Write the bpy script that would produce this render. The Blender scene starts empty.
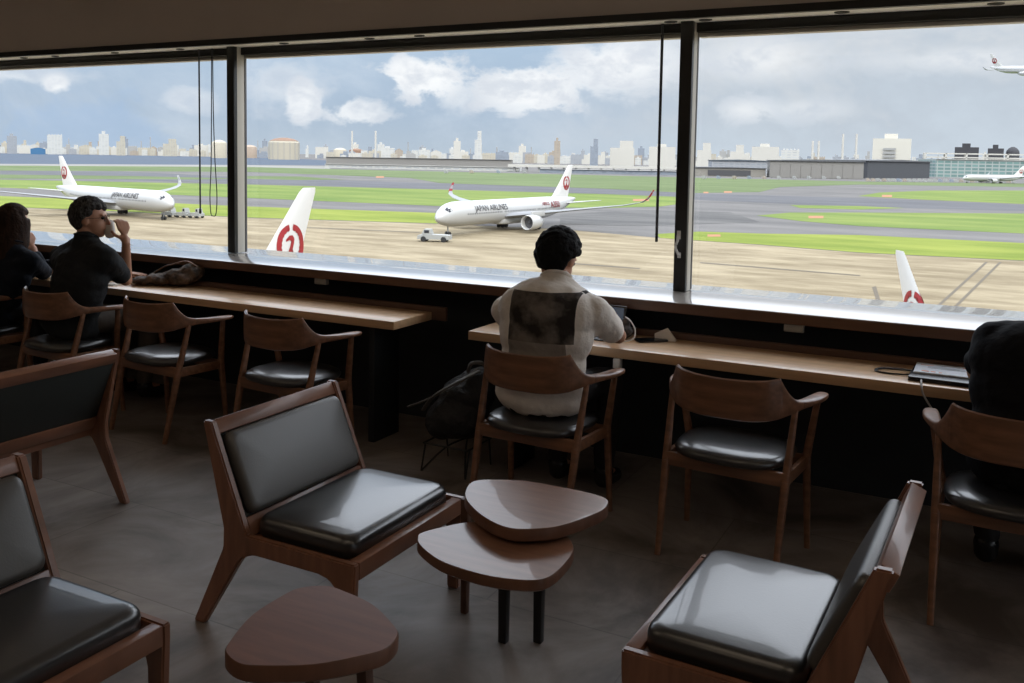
import bpy, bmesh, math, random
from mathutils import Vector, Matrix
import numpy as np
random.seed(7)
SC = bpy.context.scene; COL = SC.collection
V = Vector
# ------------------------------------------------------------------ camera calibration (1024 x 683)
f = 913.; PX, PY = 512., 225.; H = 1.6
pitch = math.atan((PY-157)/f); roll = 0.0168; yaw = math.atan2(992-512, f)
F0 = V((-math.sin(yaw), math.cos(yaw), 0)); R0 = V((math.cos(yaw), math.sin(yaw), 0)); ZZ = V((0, 0, 1))
F = F0*math.cos(pitch)-ZZ*math.sin(pitch); U = ZZ*math.cos(pitch)+F0*math.sin(pitch)
RR = R0*math.cos(roll)+U*math.sin(roll); UU = U*math.cos(roll)-R0*math.sin(roll)
CAM = V((0, 0, H))
def ray(x, y): return (F*f+RR*(x-PX)-UU*(y-PY)).normalized()
def onz(x, y, z):
    d = ray(x, y); return CAM+d*((z-H)/d.z)
def ony(x, y, Y):
    d = ray(x, y); return CAM+d*(Y/d.y)
def ond(x, y, D):
    d = ray(x, y); return CAM+d*(D/d.dot(F))
GZ = 1.6-19.0      # level of the airfield below the cafe floor
def hor(x): return 157+.0168*(x-512)

# ------------------------------------------------------------------ materials
MATS = {}
def mat(name, col, rough=.6, metal=0., spec=.5, noise=None, bump=None, coat=0., emit=None):
    if name in MATS: return MATS[name]
    m = bpy.data.materials.new(name); m.use_nodes = True; nt = m.node_tree; b = nt.nodes['Principled BSDF']
    b.inputs['Base Color'].default_value = (*col, 1); b.inputs['Roughness'].default_value = rough
    b.inputs['Metallic'].default_value = metal; b.inputs['Specular IOR Level'].default_value = spec
    b.inputs['Coat Weight'].default_value = coat
    tc = nt.nodes.new('ShaderNodeTexCoord')
    if noise:   # (scale xyz, amount, detail)
        sc, amt = noise[0], noise[1]
        mp = nt.nodes.new('ShaderNodeMapping'); mp.inputs['Scale'].default_value = sc
        nt.links.new(tc.outputs['Object'], mp.inputs[0])
        n = nt.nodes.new('ShaderNodeTexNoise'); n.inputs['Scale'].default_value = 1; n.inputs['Detail'].default_value = 6
        nt.links.new(mp.outputs[0], n.inputs['Vector'])
        r = nt.nodes.new('ShaderNodeValToRGB'); r.color_ramp.elements[0].position = .3; r.color_ramp.elements[1].position = .7
        c2 = noise[2] if len(noise) > 2 else tuple(c*(1+amt) for c in col)
        r.color_ramp.elements[0].color = (*[c*(1-amt) for c in col], 1); r.color_ramp.elements[1].color = (*c2, 1)
        nt.links.new(n.outputs['Fac'], r.inputs[0]); nt.links.new(r.outputs[0], b.inputs['Base Color'])
    if bump:    # (scale, strength, distance)
        n = nt.nodes.new('ShaderNodeTexNoise'); n.inputs['Scale'].default_value = bump[0]; n.inputs['Detail'].default_value = 5
        nt.links.new(tc.outputs['Object'], n.inputs['Vector'])
        bp = nt.nodes.new('ShaderNodeBump'); bp.inputs['Strength'].default_value = bump[1]; bp.inputs['Distance'].default_value = bump[2]
        nt.links.new(n.outputs['Fac'], bp.inputs['Height']); nt.links.new(bp.outputs[0], b.inputs['Normal'])
    if emit: b.inputs['Emission Color'].default_value = (*emit[0], 1); b.inputs['Emission Strength'].default_value = emit[1]
    MATS[name] = m; return m

WAL = (.21, .098, .052)
def wood(name, col, sc=(3, 40, 40), rough=.38, amt=.28, coat=.25): return mat(name, col, rough, noise=(sc, amt), coat=coat)
walnut = wood('walnut_chair_wood', WAL)
walnut_lounge = wood('reddish_walnut', (.25, .115, .068), (30, 4, 4), .36)
walnut_top = wood('table_top_walnut', (.25, .125, .078), (5, 45, 5), .32, .16, .3)
table_edge = wood('table_edge_walnut', (.16, .075, .045), (5, 45, 5), .4, .16, .1)
counter_wood = wood('counter_oak', (.60, .385, .215), (1.5, 30, 30), .38, .14, .3)
rail_wood = wood('dark_rail_wood', (.10, .048, .03), (1.5, 30, 30), .5, .2, .0)
ledge_wood = wood('ledge_wood', (.27, .24, .21), (1.2, 25, 25), .14, .10, 1.0); _b = ledge_wood.node_tree.nodes['Principled BSDF']; _b.inputs['Coat IOR'].default_value = 2.05; _b.inputs['Coat Roughness'].default_value = .045; _b.inputs['Specular IOR Level'].default_value = .2; _b.inputs['Roughness'].default_value = .35
ledge_front = wood('ledge_front_wood', (.12, .06, .035), (1.2, 25, 25), .45, .15, .1)
leather = mat('black_leather', (.020, .020, .021), .30, bump=(140, .12, .002), spec=1.0, coat=.35)
leather_grey = mat('dark_grey_leather', (.075, .072, .066), .38, bump=(160, .15, .002), spec=.9)
leather_back = mat('charcoal_back_fabric', (.030, .036, .034), .6)
black_metal = mat('black_metal', (.012, .012, .013), .4)
wire_metal = mat('black_wire', (.03, .03, .03), .4, metal=.6)
frame_black = mat('window_frame_black', (.014, .014, .013), .45)
frame_grey = mat('window_frame_grey', (.60, .57, .50), .4)
frame_mid = mat('window_frame_mid_grey', (.12, .12, .125), .4)
soffit_mat = mat('soffit_paint', (.92, .90, .83), .6)
bulk_mat = mat('bulkhead_paint', (.66, .58, .51), .8, noise=((1.5, 1.5, 1.5), .05))
dark_wall = mat('dark_wall_panel', (.016, .021, .026), .6, noise=((2, 2, 6), .25))
wall_paint = mat('room_wall_paint', (.20, .17, .15), .8)
white_plastic = mat('white_plastic', (.75, .74, .72), .4)
black_plastic = mat('black_plastic', (.012, .012, .014), .25)
skin = mat('skin', (.50, .26, .165), .5, bump=(60, .1, .002))
hair_black = mat('black_hair', (.006, .005, .005), .7, spec=.15, bump=(90, .9, .006), noise=((60, 60, 20), .4))
hair_brown = mat('dark_brown_hair', (.030, .015, .009), .7, spec=.15, bump=(70, .8, .006), noise=((70, 70, 8), .5))
hair_grey = mat('greying_hair', (.020, .018, .017), .7, spec=.15, bump=(110, .9, .006), noise=((90, 90, 30), .6, (.10, .095, .09)))

def floor_material():
    m = bpy.data.materials.new('stone_floor'); m.use_nodes = True; nt = m.node_tree; b = nt.nodes['Principled BSDF']
    tc = nt.nodes.new('ShaderNodeTexCoord')
    n = nt.nodes.new('ShaderNodeTexNoise'); n.inputs['Scale'].default_value = 1.6; n.inputs['Detail'].default_value = 9; n.inputs['Roughness'].default_value = .62; n.inputs['Distortion'].default_value = .9
    nt.links.new(tc.outputs['Object'], n.inputs['Vector'])
    r = nt.nodes.new('ShaderNodeValToRGB'); r.color_ramp.elements[0].position = .36; r.color_ramp.elements[1].position = .66
    r.color_ramp.elements[0].color = (.12, .097, .083, 1); r.color_ramp.elements[1].color = (.36, .315, .285, 1)
    nt.links.new(n.outputs['Fac'], r.inputs[0])
    br = nt.nodes.new('ShaderNodeTexBrick'); br.offset = .5
    br.inputs['Scale'].default_value = 1; br.inputs['Brick Width'].default_value = 1.2; br.inputs['Row Height'].default_value = .6
    br.inputs['Mortar Size'].default_value = .003; br.inputs['Color1'].default_value = (1, 1, 1, 1); br.inputs['Color2'].default_value = (.88, .88, .88, 1); br.inputs['Mortar'].default_value = (.62, .62, .62, 1)
    mp = nt.nodes.new('ShaderNodeMapping'); mp.inputs['Rotation'].default_value = (0, 0, .0); mp.inputs['Location'].default_value = (.35, .2, 0)
    nt.links.new(tc.outputs['Object'], mp.inputs[0]); nt.links.new(mp.outputs[0], br.inputs['Vector'])
    mx = nt.nodes.new('ShaderNodeMix'); mx.data_type = 'RGBA'; mx.blend_type = 'MULTIPLY'; mx.inputs[0].default_value = 1
    nt.links.new(r.outputs[0], mx.inputs[6]); nt.links.new(br.outputs['Color'], mx.inputs[7]); nt.links.new(mx.outputs[2], b.inputs['Base Color'])
    b.inputs['Roughness'].default_value = .5
    bp = nt.nodes.new('ShaderNodeBump'); bp.inputs['Strength'].default_value = .25; bp.inputs['Distance'].default_value = .004
    nt.links.new(n.outputs['Fac'], bp.inputs['Height']); nt.links.new(bp.outputs[0], b.inputs['Normal'])
    return m

# ------------------------------------------------------------------ mesh helpers
def link(name, bm, m, parent=None, smooth=35, mats=None):
    me = bpy.data.meshes.new(name); bmesh.ops.recalc_face_normals(bm, faces=bm.faces); bm.to_mesh(me); bm.free()
    for mm in (mats or [m]): me.materials.append(mm)
    if smooth:
        me.polygons.foreach_set('use_smooth', [True]*len(me.polygons))
        if smooth < 180: me.set_sharp_from_angle(angle=math.radians(smooth))
    o = bpy.data.objects.new(name, me); COL.objects.link(o); o.parent = parent; return o
def empty(name, loc=(0, 0, 0), rz=0, parent=None):
    o = bpy.data.objects.new(name, None); COL.objects.link(o); o.location = loc; o.rotation_euler = (0, 0, rz); o.parent = parent
    o.empty_display_size = .1; return o
def tag(o, label=None, cat=None, group=None, kind=None):
    if label: o['label'] = label
    if cat: o['category'] = cat
    if group: o['group'] = group
    if kind: o['kind'] = kind
    return o
def struct(name, bm, m, parent=None, smooth=35):
    o = link(name, bm, m, parent, smooth)
    if not parent: o['kind'] = 'structure'
    return o
ID = Matrix.Identity(4)
def box(bm, lo, hi, bev=0, seg=2, M=ID):
    lo = V(lo); hi = V(hi); c = (lo+hi)/2; s = hi-lo
    r = bmesh.ops.create_cube(bm, size=1, matrix=M @ Matrix.Translation(c) @ Matrix.Diagonal((*s, 1)))
    if bev:
        es = list({e for v in r['verts'] for e in v.link_edges})
        bmesh.ops.bevel(bm, geom=es, offset=bev, segments=seg, affect='EDGES', profile=.5)
def cushion(bm, w, d, t, rc=.04, rt=.02, M=ID, crown=0.):
    """rounded slab, centre of the bottom at the origin, w along x, d along y"""
    out = rrect(w, d, rc)
    prof = [(0, 1.), ]
    n = 5
    rings = []
    rings.append((rt*.35, 0)); rings.append((0, rt*.35))
    for i in range(n+1):
        a = i/n*math.pi/2; rings.append((rt*(1-math.cos(a)), t-rt+rt*math.sin(a)))
    for k in (1, 2, 3): rings.append((rt+min(w, d)*.14*k, t+crown*(1-(1-k/3)**2)))
    ringstack(bm, out, rings, M)
def rrect(w, d, r, n=6):
    pts = []
    for cx, cy, a0 in ((w/2-r, d/2-r, 0), (-w/2+r, d/2-r, 90), (-w/2+r, -d/2+r, 180), (w/2-r, -d/2+r, 270)):
        for i in range(n+1):
            a = math.radians(a0+90*i/n); pts.append((cx+r*math.cos(a), cy+r*math.sin(a)))
    return pts
def ringstack(bm, out, rings, M=ID):
    """out: closed outline; rings: (inset, z)"""
    pts = [V((x, y, 0)) for x, y in out]; n = len(pts)
    c = sum(pts, V())/n
    xs = max(abs(p.x-c.x) for p in pts); ys = max(abs(p.y-c.y) for p in pts)
    prev = None; first = None
    for ins, z in rings:
        vs = [bm.verts.new(M @ V((c.x+(p.x-c.x)*(1-ins/xs), c.y+(p.y-c.y)*(1-ins/ys), z))) for p in pts]
        if prev:
            for i in range(n): bm.faces.new((prev[i], prev[(i+1) % n], vs[(i+1) % n], vs[i]))
        else: first = vs
        prev = vs
    bm.faces.new(prev); bm.faces.new(first[::-1])
def loft(bm, rings, cap=True, M=ID):
    prev = None; first = None
    for r in rings:
        vs = [bm.verts.new(M @ V(p)) for p in r]; n = len(vs)
        if prev:
            for i in range(n): bm.faces.new((prev[i], prev[(i+1) % n], vs[(i+1) % n], vs[i]))
        else: first = vs
        prev = vs
    if cap: bm.faces.new(prev); bm.faces.new(first[::-1])
def frame_of(t, up=V((0, 0, 1))):
    t = t.normalized()
    if abs(t.dot(up)) > .97: up = V((0, 1, 0))
    s = t.cross(up).normalized(); return s, s.cross(t).normalized()
def tube(bm, pts, rad, n=10, M=ID, flat=1.):
    pts = [V(p) for p in pts]; R = rad if isinstance(rad, (list, tuple)) else [rad]*len(pts); rings = []
    for i, p in enumerate(pts):
        t = (pts[min(i+1, len(pts)-1)]-pts[max(i-1, 0)]); s, u = frame_of(t)
        rings.append([p+s*math.cos(a)*R[i]+u*math.sin(a)*R[i]*flat for a in [2*math.pi*k/n for k in range(n)]])
    loft(bm, rings, True, M)
def smoothpath(pts, k=6):
    pts = [V(p) for p in pts]; out = []
    for i in range(len(pts)-1):
        p0, p1, p2, p3 = pts[max(i-1, 0)], pts[i], pts[i+1], pts[min(i+2, len(pts)-1)]
        for j in range(k):
            t = j/k; out.append(.5*((2*p1)+(p2-p0)*t+(2*p0-5*p1+4*p2-p3)*t*t+(3*p1-p0-3*p2+p3)*t**3))
    out.append(pts[-1]); return out
def closed_smooth(pts, k=5):
    n = len(pts); pts = [V((p[0], p[1], 0)) for p in pts]; out = []
    for i in range(n):
        p0, p1, p2, p3 = pts[i-1], pts[i], pts[(i+1) % n], pts[(i+2) % n]
        for j in range(k):
            t = j/k; q = .5*((2*p1)+(p2-p0)*t+(2*p0-5*p1+4*p2-p3)*t*t+(3*p1-p0-3*p2+p3)*t**3); out.append((q.x, q.y))
    return out
def bar(bm, p0, p1, w0, d0, w1, d1, n=12, e=3., ax=V((1, 0, 0))):
    """tapered rounded bar; w along ax, d across"""
    p0 = V(p0); p1 = V(p1); t = (p1-p0).normalized(); a = (ax-t*ax.dot(t)).normalized(); b = t.cross(a)
    def ring(c, w, d):
        out = []
        for k in range(n):
            th = 2*math.pi*(k+.5)/n; cx, sx = math.cos(th), math.sin(th)
            out.append(c+a*(w/2*math.copysign(abs(cx)**(2/e), cx))+b*(d/2*math.copysign(abs(sx)**(2/e), sx)))
        return out
    loft(bm, [ring(p0, w0, d0), ring(p0.lerp(p1, .5), (w0+w1)/2, (d0+d1)/2), ring(p1, w1, d1)])
def prism(bm, pts, fn, t0, t1):
    """polygon pts in 2d, fn(a,b,t) -> 3d"""
    lo = [bm.verts.new(fn(a, b, t0)) for a, b in pts]; hi = [bm.verts.new(fn(a, b, t1)) for a, b in pts]; n = len(pts)
    for i in range(n): bm.faces.new((lo[i], lo[(i+1) % n], hi[(i+1) % n], hi[i]))
    bm.faces.new(hi); bm.faces.new(lo[::-1])
def sphere(bm, c, r, u=20, v=14, M=ID):
    r = r if isinstance(r, (tuple, list)) else (r, r, r); c = V(c); rings = []
    for j in range(1, v):
        th = math.pi*j/v; sn, cs = math.sin(th), -math.cos(th)
        rings.append([bm.verts.new(M @ (c+V((r[0]*sn*math.cos(2*math.pi*i/u), r[1]*sn*math.sin(2*math.pi*i/u), r[2]*cs)))) for i in range(u)])
    for a, q in zip(rings, rings[1:]):
        for i in range(u): bm.faces.new((a[i], a[(i+1) % u], q[(i+1) % u], q[i]))
    lo = bm.verts.new(M @ (c-V((0, 0, r[2])))); hi = bm.verts.new(M @ (c+V((0, 0, r[2]))))
    for i in range(u): bm.faces.new((rings[0][(i+1) % u], rings[0][i], lo)); bm.faces.new((rings[-1][i], rings[-1][(i+1) % u], hi))
def B(): return bmesh.new()
def copy_tree(o, parent=None):
    c = o.copy(); COL.objects.link(c); c.parent = parent
    for ch in list(o.children): copy_tree(ch, c)
    return c
def boxobj(name, lo, hi, m, parent=None, bev=.003, fn=link):
    b = B(); box(b, lo, hi, bev); return fn(name, b, m, parent)

# ------------------------------------------------------------------ the room
XL, XR, YB = -11.5, 5.9, -3.2
SILL, GY = .90, 4.81
def S(name, lo, hi, m, bev=0):
    b = B(); box(b, lo, hi, bev); return struct(name, b, m)
b = B(); box(b, (XL, YB, -.2), (XR, 4.66, 0)); struct('floor', b, floor_material())
S('ceiling', (XL, YB, 3.0), (XR, 4.9, 3.1), bulk_mat)
S('wall_front', (XL, 4.62, -.2), (XR, 4.95, SILL-.06), dark_wall)
S('wall_front_upper', (XL, 4.55, 2.352), (XR, 4.75, 3.0), bulk_mat)
S('wall_left', (XL-.15, YB, -.2), (XL, 4.95, 3.1), wall_paint)
S('wall_right', (XR, YB, -.2), (XR+.15, 4.95, .85), wall_paint)
S('wall_right_upper', (XR, YB, 2.45), (XR+.15, 4.95, 3.1), wall_paint)
S('wall_right_end', (XR, YB, .85), (XR+.15, -1.9, 2.45), wall_paint)
w = empty('window_7', (XR+.07, 1.5, .85)); w['kind'] = 'structure'
for y0 in (-1.9, .35, 2.6, 4.87):
    b = B(); box(b, (-.05, y0-1.5, 0), (.05, y0-1.5+.07, 1.6), .002); link('mullion', b, frame_black, w)
S('wall_back', (XL, YB-.15, -.2), (XR, YB, 3.1), wall_paint)
S('roof', (XL-.15, YB-.15, 3.1), (XR+.15, 5.1, 3.4), wall_paint)
S('trim_1', (XL, 4.535, 2.313), (XR, 4.570, 2.3519), frame_black)
S('trim_2', (XL, 4.570, 2.3215), (XR, 4.95, 2.3515), soffit_mat)      # lit underside of the blind pocket
b = B(); box(b, (XL, 4.32, SILL-.055), (XR, 5.0, SILL), .006); ledge = struct('trim_3', b, ledge_wood)
b = B(); box(b, (XL, 4.317, SILL-.053), (XR, 4.3199, SILL-.006), 0); link('front_edge', b, ledge_front, ledge)
S('trim_4', (XL, 4.66, 0), (XR-.01, 4.675, .08), frame_black) if False else None
# little recessed lamps in the pocket
pock = []
for x, y in ((33, 57.5), (66, 56), (124, 52.5), (190, 49), (303, 45), (385, 40), (437, 38), (676, 22), (712, 21), (845, 13), (996, 4)):
    p = onz(x, y, 2.33); p.y = 4.665
    o = B(); ringstack(o, [(p.x+.035*math.cos(a), p.y+.022*math.sin(a)) for a in [k*math.pi/8 for k in range(16)]], [(0, 2.322), (0, 2.316), (.008, 2.314), (.010, 2.320)])
    e = link('recessed_spot', o, frame_black); tag(e, 'tiny dark recessed fitting set in the pale soffit above the windows', 'ceiling fitting', 'recessed fittings along the window soffit')
# glass
gm = bpy.data.materials.new('window_glass'); gm.use_nodes = True; nt = gm.node_tree; nt.nodes.clear()
o_ = nt.nodes.new('ShaderNodeOutputMaterial'); mx = nt.nodes.new('ShaderNodeMixShader'); tr = nt.nodes.new('ShaderNodeBsdfTransparent'); gl = nt.nodes.new('ShaderNodeBsdfGlossy')
gl.inputs['Roughness'].default_value = .01; tr.inputs[0].default_value = (.985, .99, .99, 1); mx.inputs[0].default_value = .02
nt.links.new(tr.outputs[0], mx.inputs[1]); nt.links.new(gl.outputs[0], mx.inputs[2]); nt.links.new(mx.outputs[0], o_.inputs[0])
b = B(); box(b, (-.003, -3.33, 0), (.003, 3.37, 1.6), 0); link('pane', b, gm, w)
M1, M2, MW = -4.636, -1.421, .066
edges = [XL, -7.851, M1, M2, 1.794, 5.009, XR]
for i in range(6):
    x0 = edges[i]; x1 = edges[i+1]-(MW if i < 5 else 0)
    w = empty('window_%d' % (i+1), ((x0+x1)/2, GY, SILL)); w['kind'] = 'structure'
    def child(nm, lo, hi, m, bev=.002):
        b = B(); c = V(((x0+x1)/2, GY, SILL)); box(b, V(lo)-c, V(hi)-c, bev); return link(nm, b, m, w)
    child('pane', (x0, 4.818, SILL+.0005), (x1, 4.824, 2.27), gm, 0)
    child('head_frame', (x0, 4.755, 2.272), (x1, 4.86, 2.321), frame_black)
    child('head_bead', (x0, 4.79, 2.250), (x1, 4.85, 2.2715), frame_grey)
for i, xm in enumerate(edges[1:6]):
    t = empty('trim_%d' % (5+i), (xm-MW/2, 4.75, SILL)); t['kind'] = 'structure'
    b = B(); box(b, (-MW/2, -.062, .001), (MW/2, -.03, 1.43), .002); link('front_cover', b, frame_black, t)
    b = B(); box(b, (-MW/2+.001, -.0299, .001), (MW/2-.002, .040, 1.42), .002); link('mullion_body', b, frame_grey, t)
    b = B(); box(b, (-MW/2-.001, .0405, .001), (MW/2+.001, .060, 1.42), .002); link('outer_cap', b, frame_mid, t)
    if i == 2:
        b = B(); tube(b, smoothpath([(-.012, -.066, .30), (-.008, -.085, .275), (-.016, -.09, .24), (-.004, -.085, .205), (0, -.066, .195)]), .007, 8)
        box(b, (-.018, -.070, .28), (.002, -.062, .325), .002); box(b, (-.012, -.070, .18), (.006, -.062, .21), .002); link('window_latch', b, white_plastic, t)
# blind cords
def cord(name, pts, label, r=.0045, bead=None):
    b = B(); tube(b, pts, r, 7); o = link(name, b, mat('blind_cord', (.05, .05, .055), .5))
    if bead: b = B(); box(b, V(bead)-V((.007, .007, .035)), V(bead)+V((.007, .007, 0)), .003); link('cord_weight', b, black_plastic, o)
    return tag(o, label, 'blind cord')
p = ony(200.3, 213, 4.735); q = ony(199, 47, 4.735)
cord('blind_cord', [V((p.x, 4.735, 2.3205)), V((p.x, 4.735, p.z+.02))], 'single dark blind cord hanging beside the looped cord', .006, V((p.x, 4.735, p.z+.03)))
p = ony(656.5, 241, 4.735); cord('blind_cord', [V((p.x, 4.735, 2.3205)), V((p.x, 4.735, p.z+.02))], 'thick dark blind cord hanging beside the post with the white latch', .008, V((p.x, 4.735, p.z+.03)))
p = ony(213.5, 216, 4.735); a = []
a += [(p.x-.006, 4.735, 2.3205), (p.x-.012, 4.735, 1.9), (p.x-.02, 4.735, 1.5), (p.x-.033, 4.735, p.z+.15), (p.x-.025, 4.735, p.z+.02), (p.x, 4.735, p.z), (p.x+.025, 4.735, p.z+.02), (p.x+.035, 4.735, p.z+.15), (p.x+.018, 4.735, 1.55), (p.x+.006, 4.735, 1.9), (p.x+.004, 4.735, 2.3205)]
cord('blind_cord', smoothpath(a, 4), 'looped dark blind cord hanging in front of the window', .0035)

# ------------------------------------------------------------------ counters
def counter(x0, x1, label, name='bar_counter', sup=()):
    t = empty(name, ((x0+x1)/2, 4.12, 0)); tag(t, label, 'counter'); c = t.location.copy()
    def part(nm, lo, hi, m, bev=.003):
        b = B(); box(b, V(lo)-c, V(hi)-c, bev); return link(nm, b, m, t)
    part('counter_top', (x0, 3.94, .675), (x1, 4.31, .72), counter_wood)
    e0 = x0-(0 if x0 < -8 else .03); e1 = x1+(.09 if x1 < 2 else 0)
    part('back_rail', (e0, 4.3105, .675), (e1, 4.335, .752), rail_wood)
    for s in sup:
        part('support_panel', (s-.02, 4.06, 0.0), (s+.02, 4.30, .674), dark_wall)
        part('support_bracket', (s-.03, 4.3355, .62), (s+.03, 4.618, .674), dark_wall)
    return t
counter(-9.5, -2.768, 'oak window counter where the man with the cup sits', sup=(-3.0, -6.9))
counter(-2.312, 3.0, 'oak window counter holding the tablet and the brochure', sup=(-2.12, 2.4))
for x, y in ((317.5, 275), (793, 320)):
    p = ony(x, y, 4.30); o = B(); box(o, (-.045, -.012, -.035), (.045, .02, 0), .004); box(o, (-.038, -.014, -.030), (.038, -.011, -.006), .001)
    o = link('power_outlet', o, mat('outlet_metal', (.25, .25, .24), .4)); o.location = (p.x, 4.335, SILL-.0555)
    tag(o, 'small metal socket box under the window ledge ' + ('above the chair nearest the counter end' if x < 500 else 'above the empty chair beside the tablet man'), 'power outlet')

# ------------------------------------------------------------------ bar armchairs
def sweep(bm, secs):
    """secs: (x,y,zlo,zhi,thick)"""
    n = len(secs); rings = []
    for i, (x, y, lo, hi, th) in enumerate(secs):
        a = secs[max(i-1, 0)]; c = secs[min(i+1, n-1)]
        t = V((c[0]-a[0], c[1]-a[1], 0)).normalized(); s = V((-t.y, t.x, 0)); r = []
        for k in range(14):
            g = 2*math.pi*(k+.5)/14; cx, sx = math.cos(g), math.sin(g); e = 2/3.6
            r.append(V((x, y, (lo+hi)/2))+s*(th/2*math.copysign(abs(cx)**e, cx))+V((0, 0, (hi-lo)/2*math.copysign(abs(sx)**e, sx))))
        rings.append(r)
    loft(bm, rings)
def interp(keys, k=5):
    out = []
    for i in range(len(keys)-1):
        p0, p1, p2, p3 = [np.array(keys[j]) for j in (max(i-1, 0), i, i+1, min(i+2, len(keys)-1))]
        for j in range(k):
            t = j/k; out.append(tuple(.5*((2*p1)+(p2-p0)*t+(2*p0-5*p1+4*p2-p3)*t*t+(3*p1-p0-3*p2+p3)*t**3)))
    out.append(tuple(keys[-1])); return out
half = [(0, -.185, .598, .758, .024), (.09, -.178, .598, .760, .024), (.16, -.152, .602, .764, .024), (.198, -.122, .608, .769, .024), (.206, -.114, .610, .771, .024), (.211, -.108, .612, .758, .025), (.228, -.085, .620, .716, .026), (.246, -.052, .628, .684, .030), (.262, -.010, .636, .672, .036)]
armk = [(.262, -.010, .636, .672, .036), (.278, .05, .639, .668, .050), (.292, .11, .641, .667, .060), (.300, .17, .643, .666, .056), (.300, .205, .645, .664, .040), (.299, .217, .650, .660, .015)]
def make_barchair():
    t = empty('bar_armchair')
    h = interp(half); bk = [(-x, y, a, c, d) for x, y, a, c, d in h[:0:-1]]+h
    b = B(); sweep(b, bk); link('backrest', b, walnut, t, 40)
    for s in (1, -1):
        b = B(); sweep(b, [(x*s, y, a, c, d) for x, y, a, c, d in interp(armk)]); link('armrest', b, walnut, t, 50)
    for s in (1, -1):
        b = B(); bar(b, (s*.236, -.203, 0), (s*.243, -.118, .37), .023, .026, .032, .036); bar(b, (s*.243, -.118, .37), (s*.252, -.045, .640), .032, .036, .022, .024); link('leg', b, walnut, t, 60)
        b = B(); bar(b, (s*.262, .205, 0), (s*.252, .175, .40), .023, .025, .033, .033); bar(b, (s*.252, .175, .40), (s*.292, .155, .645), .033, .033, .024, .026); link('leg', b, walnut, t, 60)
    b = B(); box(b, (-.240, -.130, .352), (.240, -.108, .408), .004)
    box(b, (-.248, .165, .352), (.248, .187, .400), .004)
    for s in (1, -1):
        bar(b, (s*.242, -.118, .38), (s*.25, .175, .376), .022, .052, .022, .048, 10, 6)
    link('seat_frame', b, walnut, t)
    out = []
    for k in range(40):
        a = 2*math.pi*k/40; cx, sx = math.cos(a), math.sin(a); e = 2/3.0
        out.append((.232*math.copysign(abs(cx)**e, cx)*(1+.04*sx), .02+.215*math.copysign(abs(sx)**e, sx)))
    b = B(); ringstack(b, out, [(.03, .405), (.006, .415), (0, .430), (.008, .445), (.03, .456), (.08, .463), (.15, .464)]); link('seat', b, leather, t, 180)
    return t
bc = make_barchair()
CH = [(-5.79, 3.58, -.06, 'walnut bar armchair of the woman in the dark jacket'),
      (-4.955, 3.60, -.05, 'walnut bar armchair of the grey-haired man drinking from a cup'),
      (-4.165, 3.675, -.07, 'empty walnut bar armchair in front of the brown bag on the counter'),
      (-3.255, 3.685, -.07, 'empty walnut bar armchair nearest the open end of the counter'),
      (-1.745, 3.615, -.05, 'walnut bar armchair of the person in the white printed shirt'),
      (-.885, 3.660, -.06, 'empty walnut bar armchair between the white-shirt and black-shirt persons'),
      (.125, 3.600, -.04, 'walnut bar armchair of the person in the black shirt')]
for i, (x, y, r, lb) in enumerate(CH):
    o = bc if i == 0 else copy_tree(bc); o.location = (x, y, 0); o.rotation_euler = (0, 0, r)
    tag(o, lb, 'chair', 'walnut armchairs along the window counter')

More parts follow.
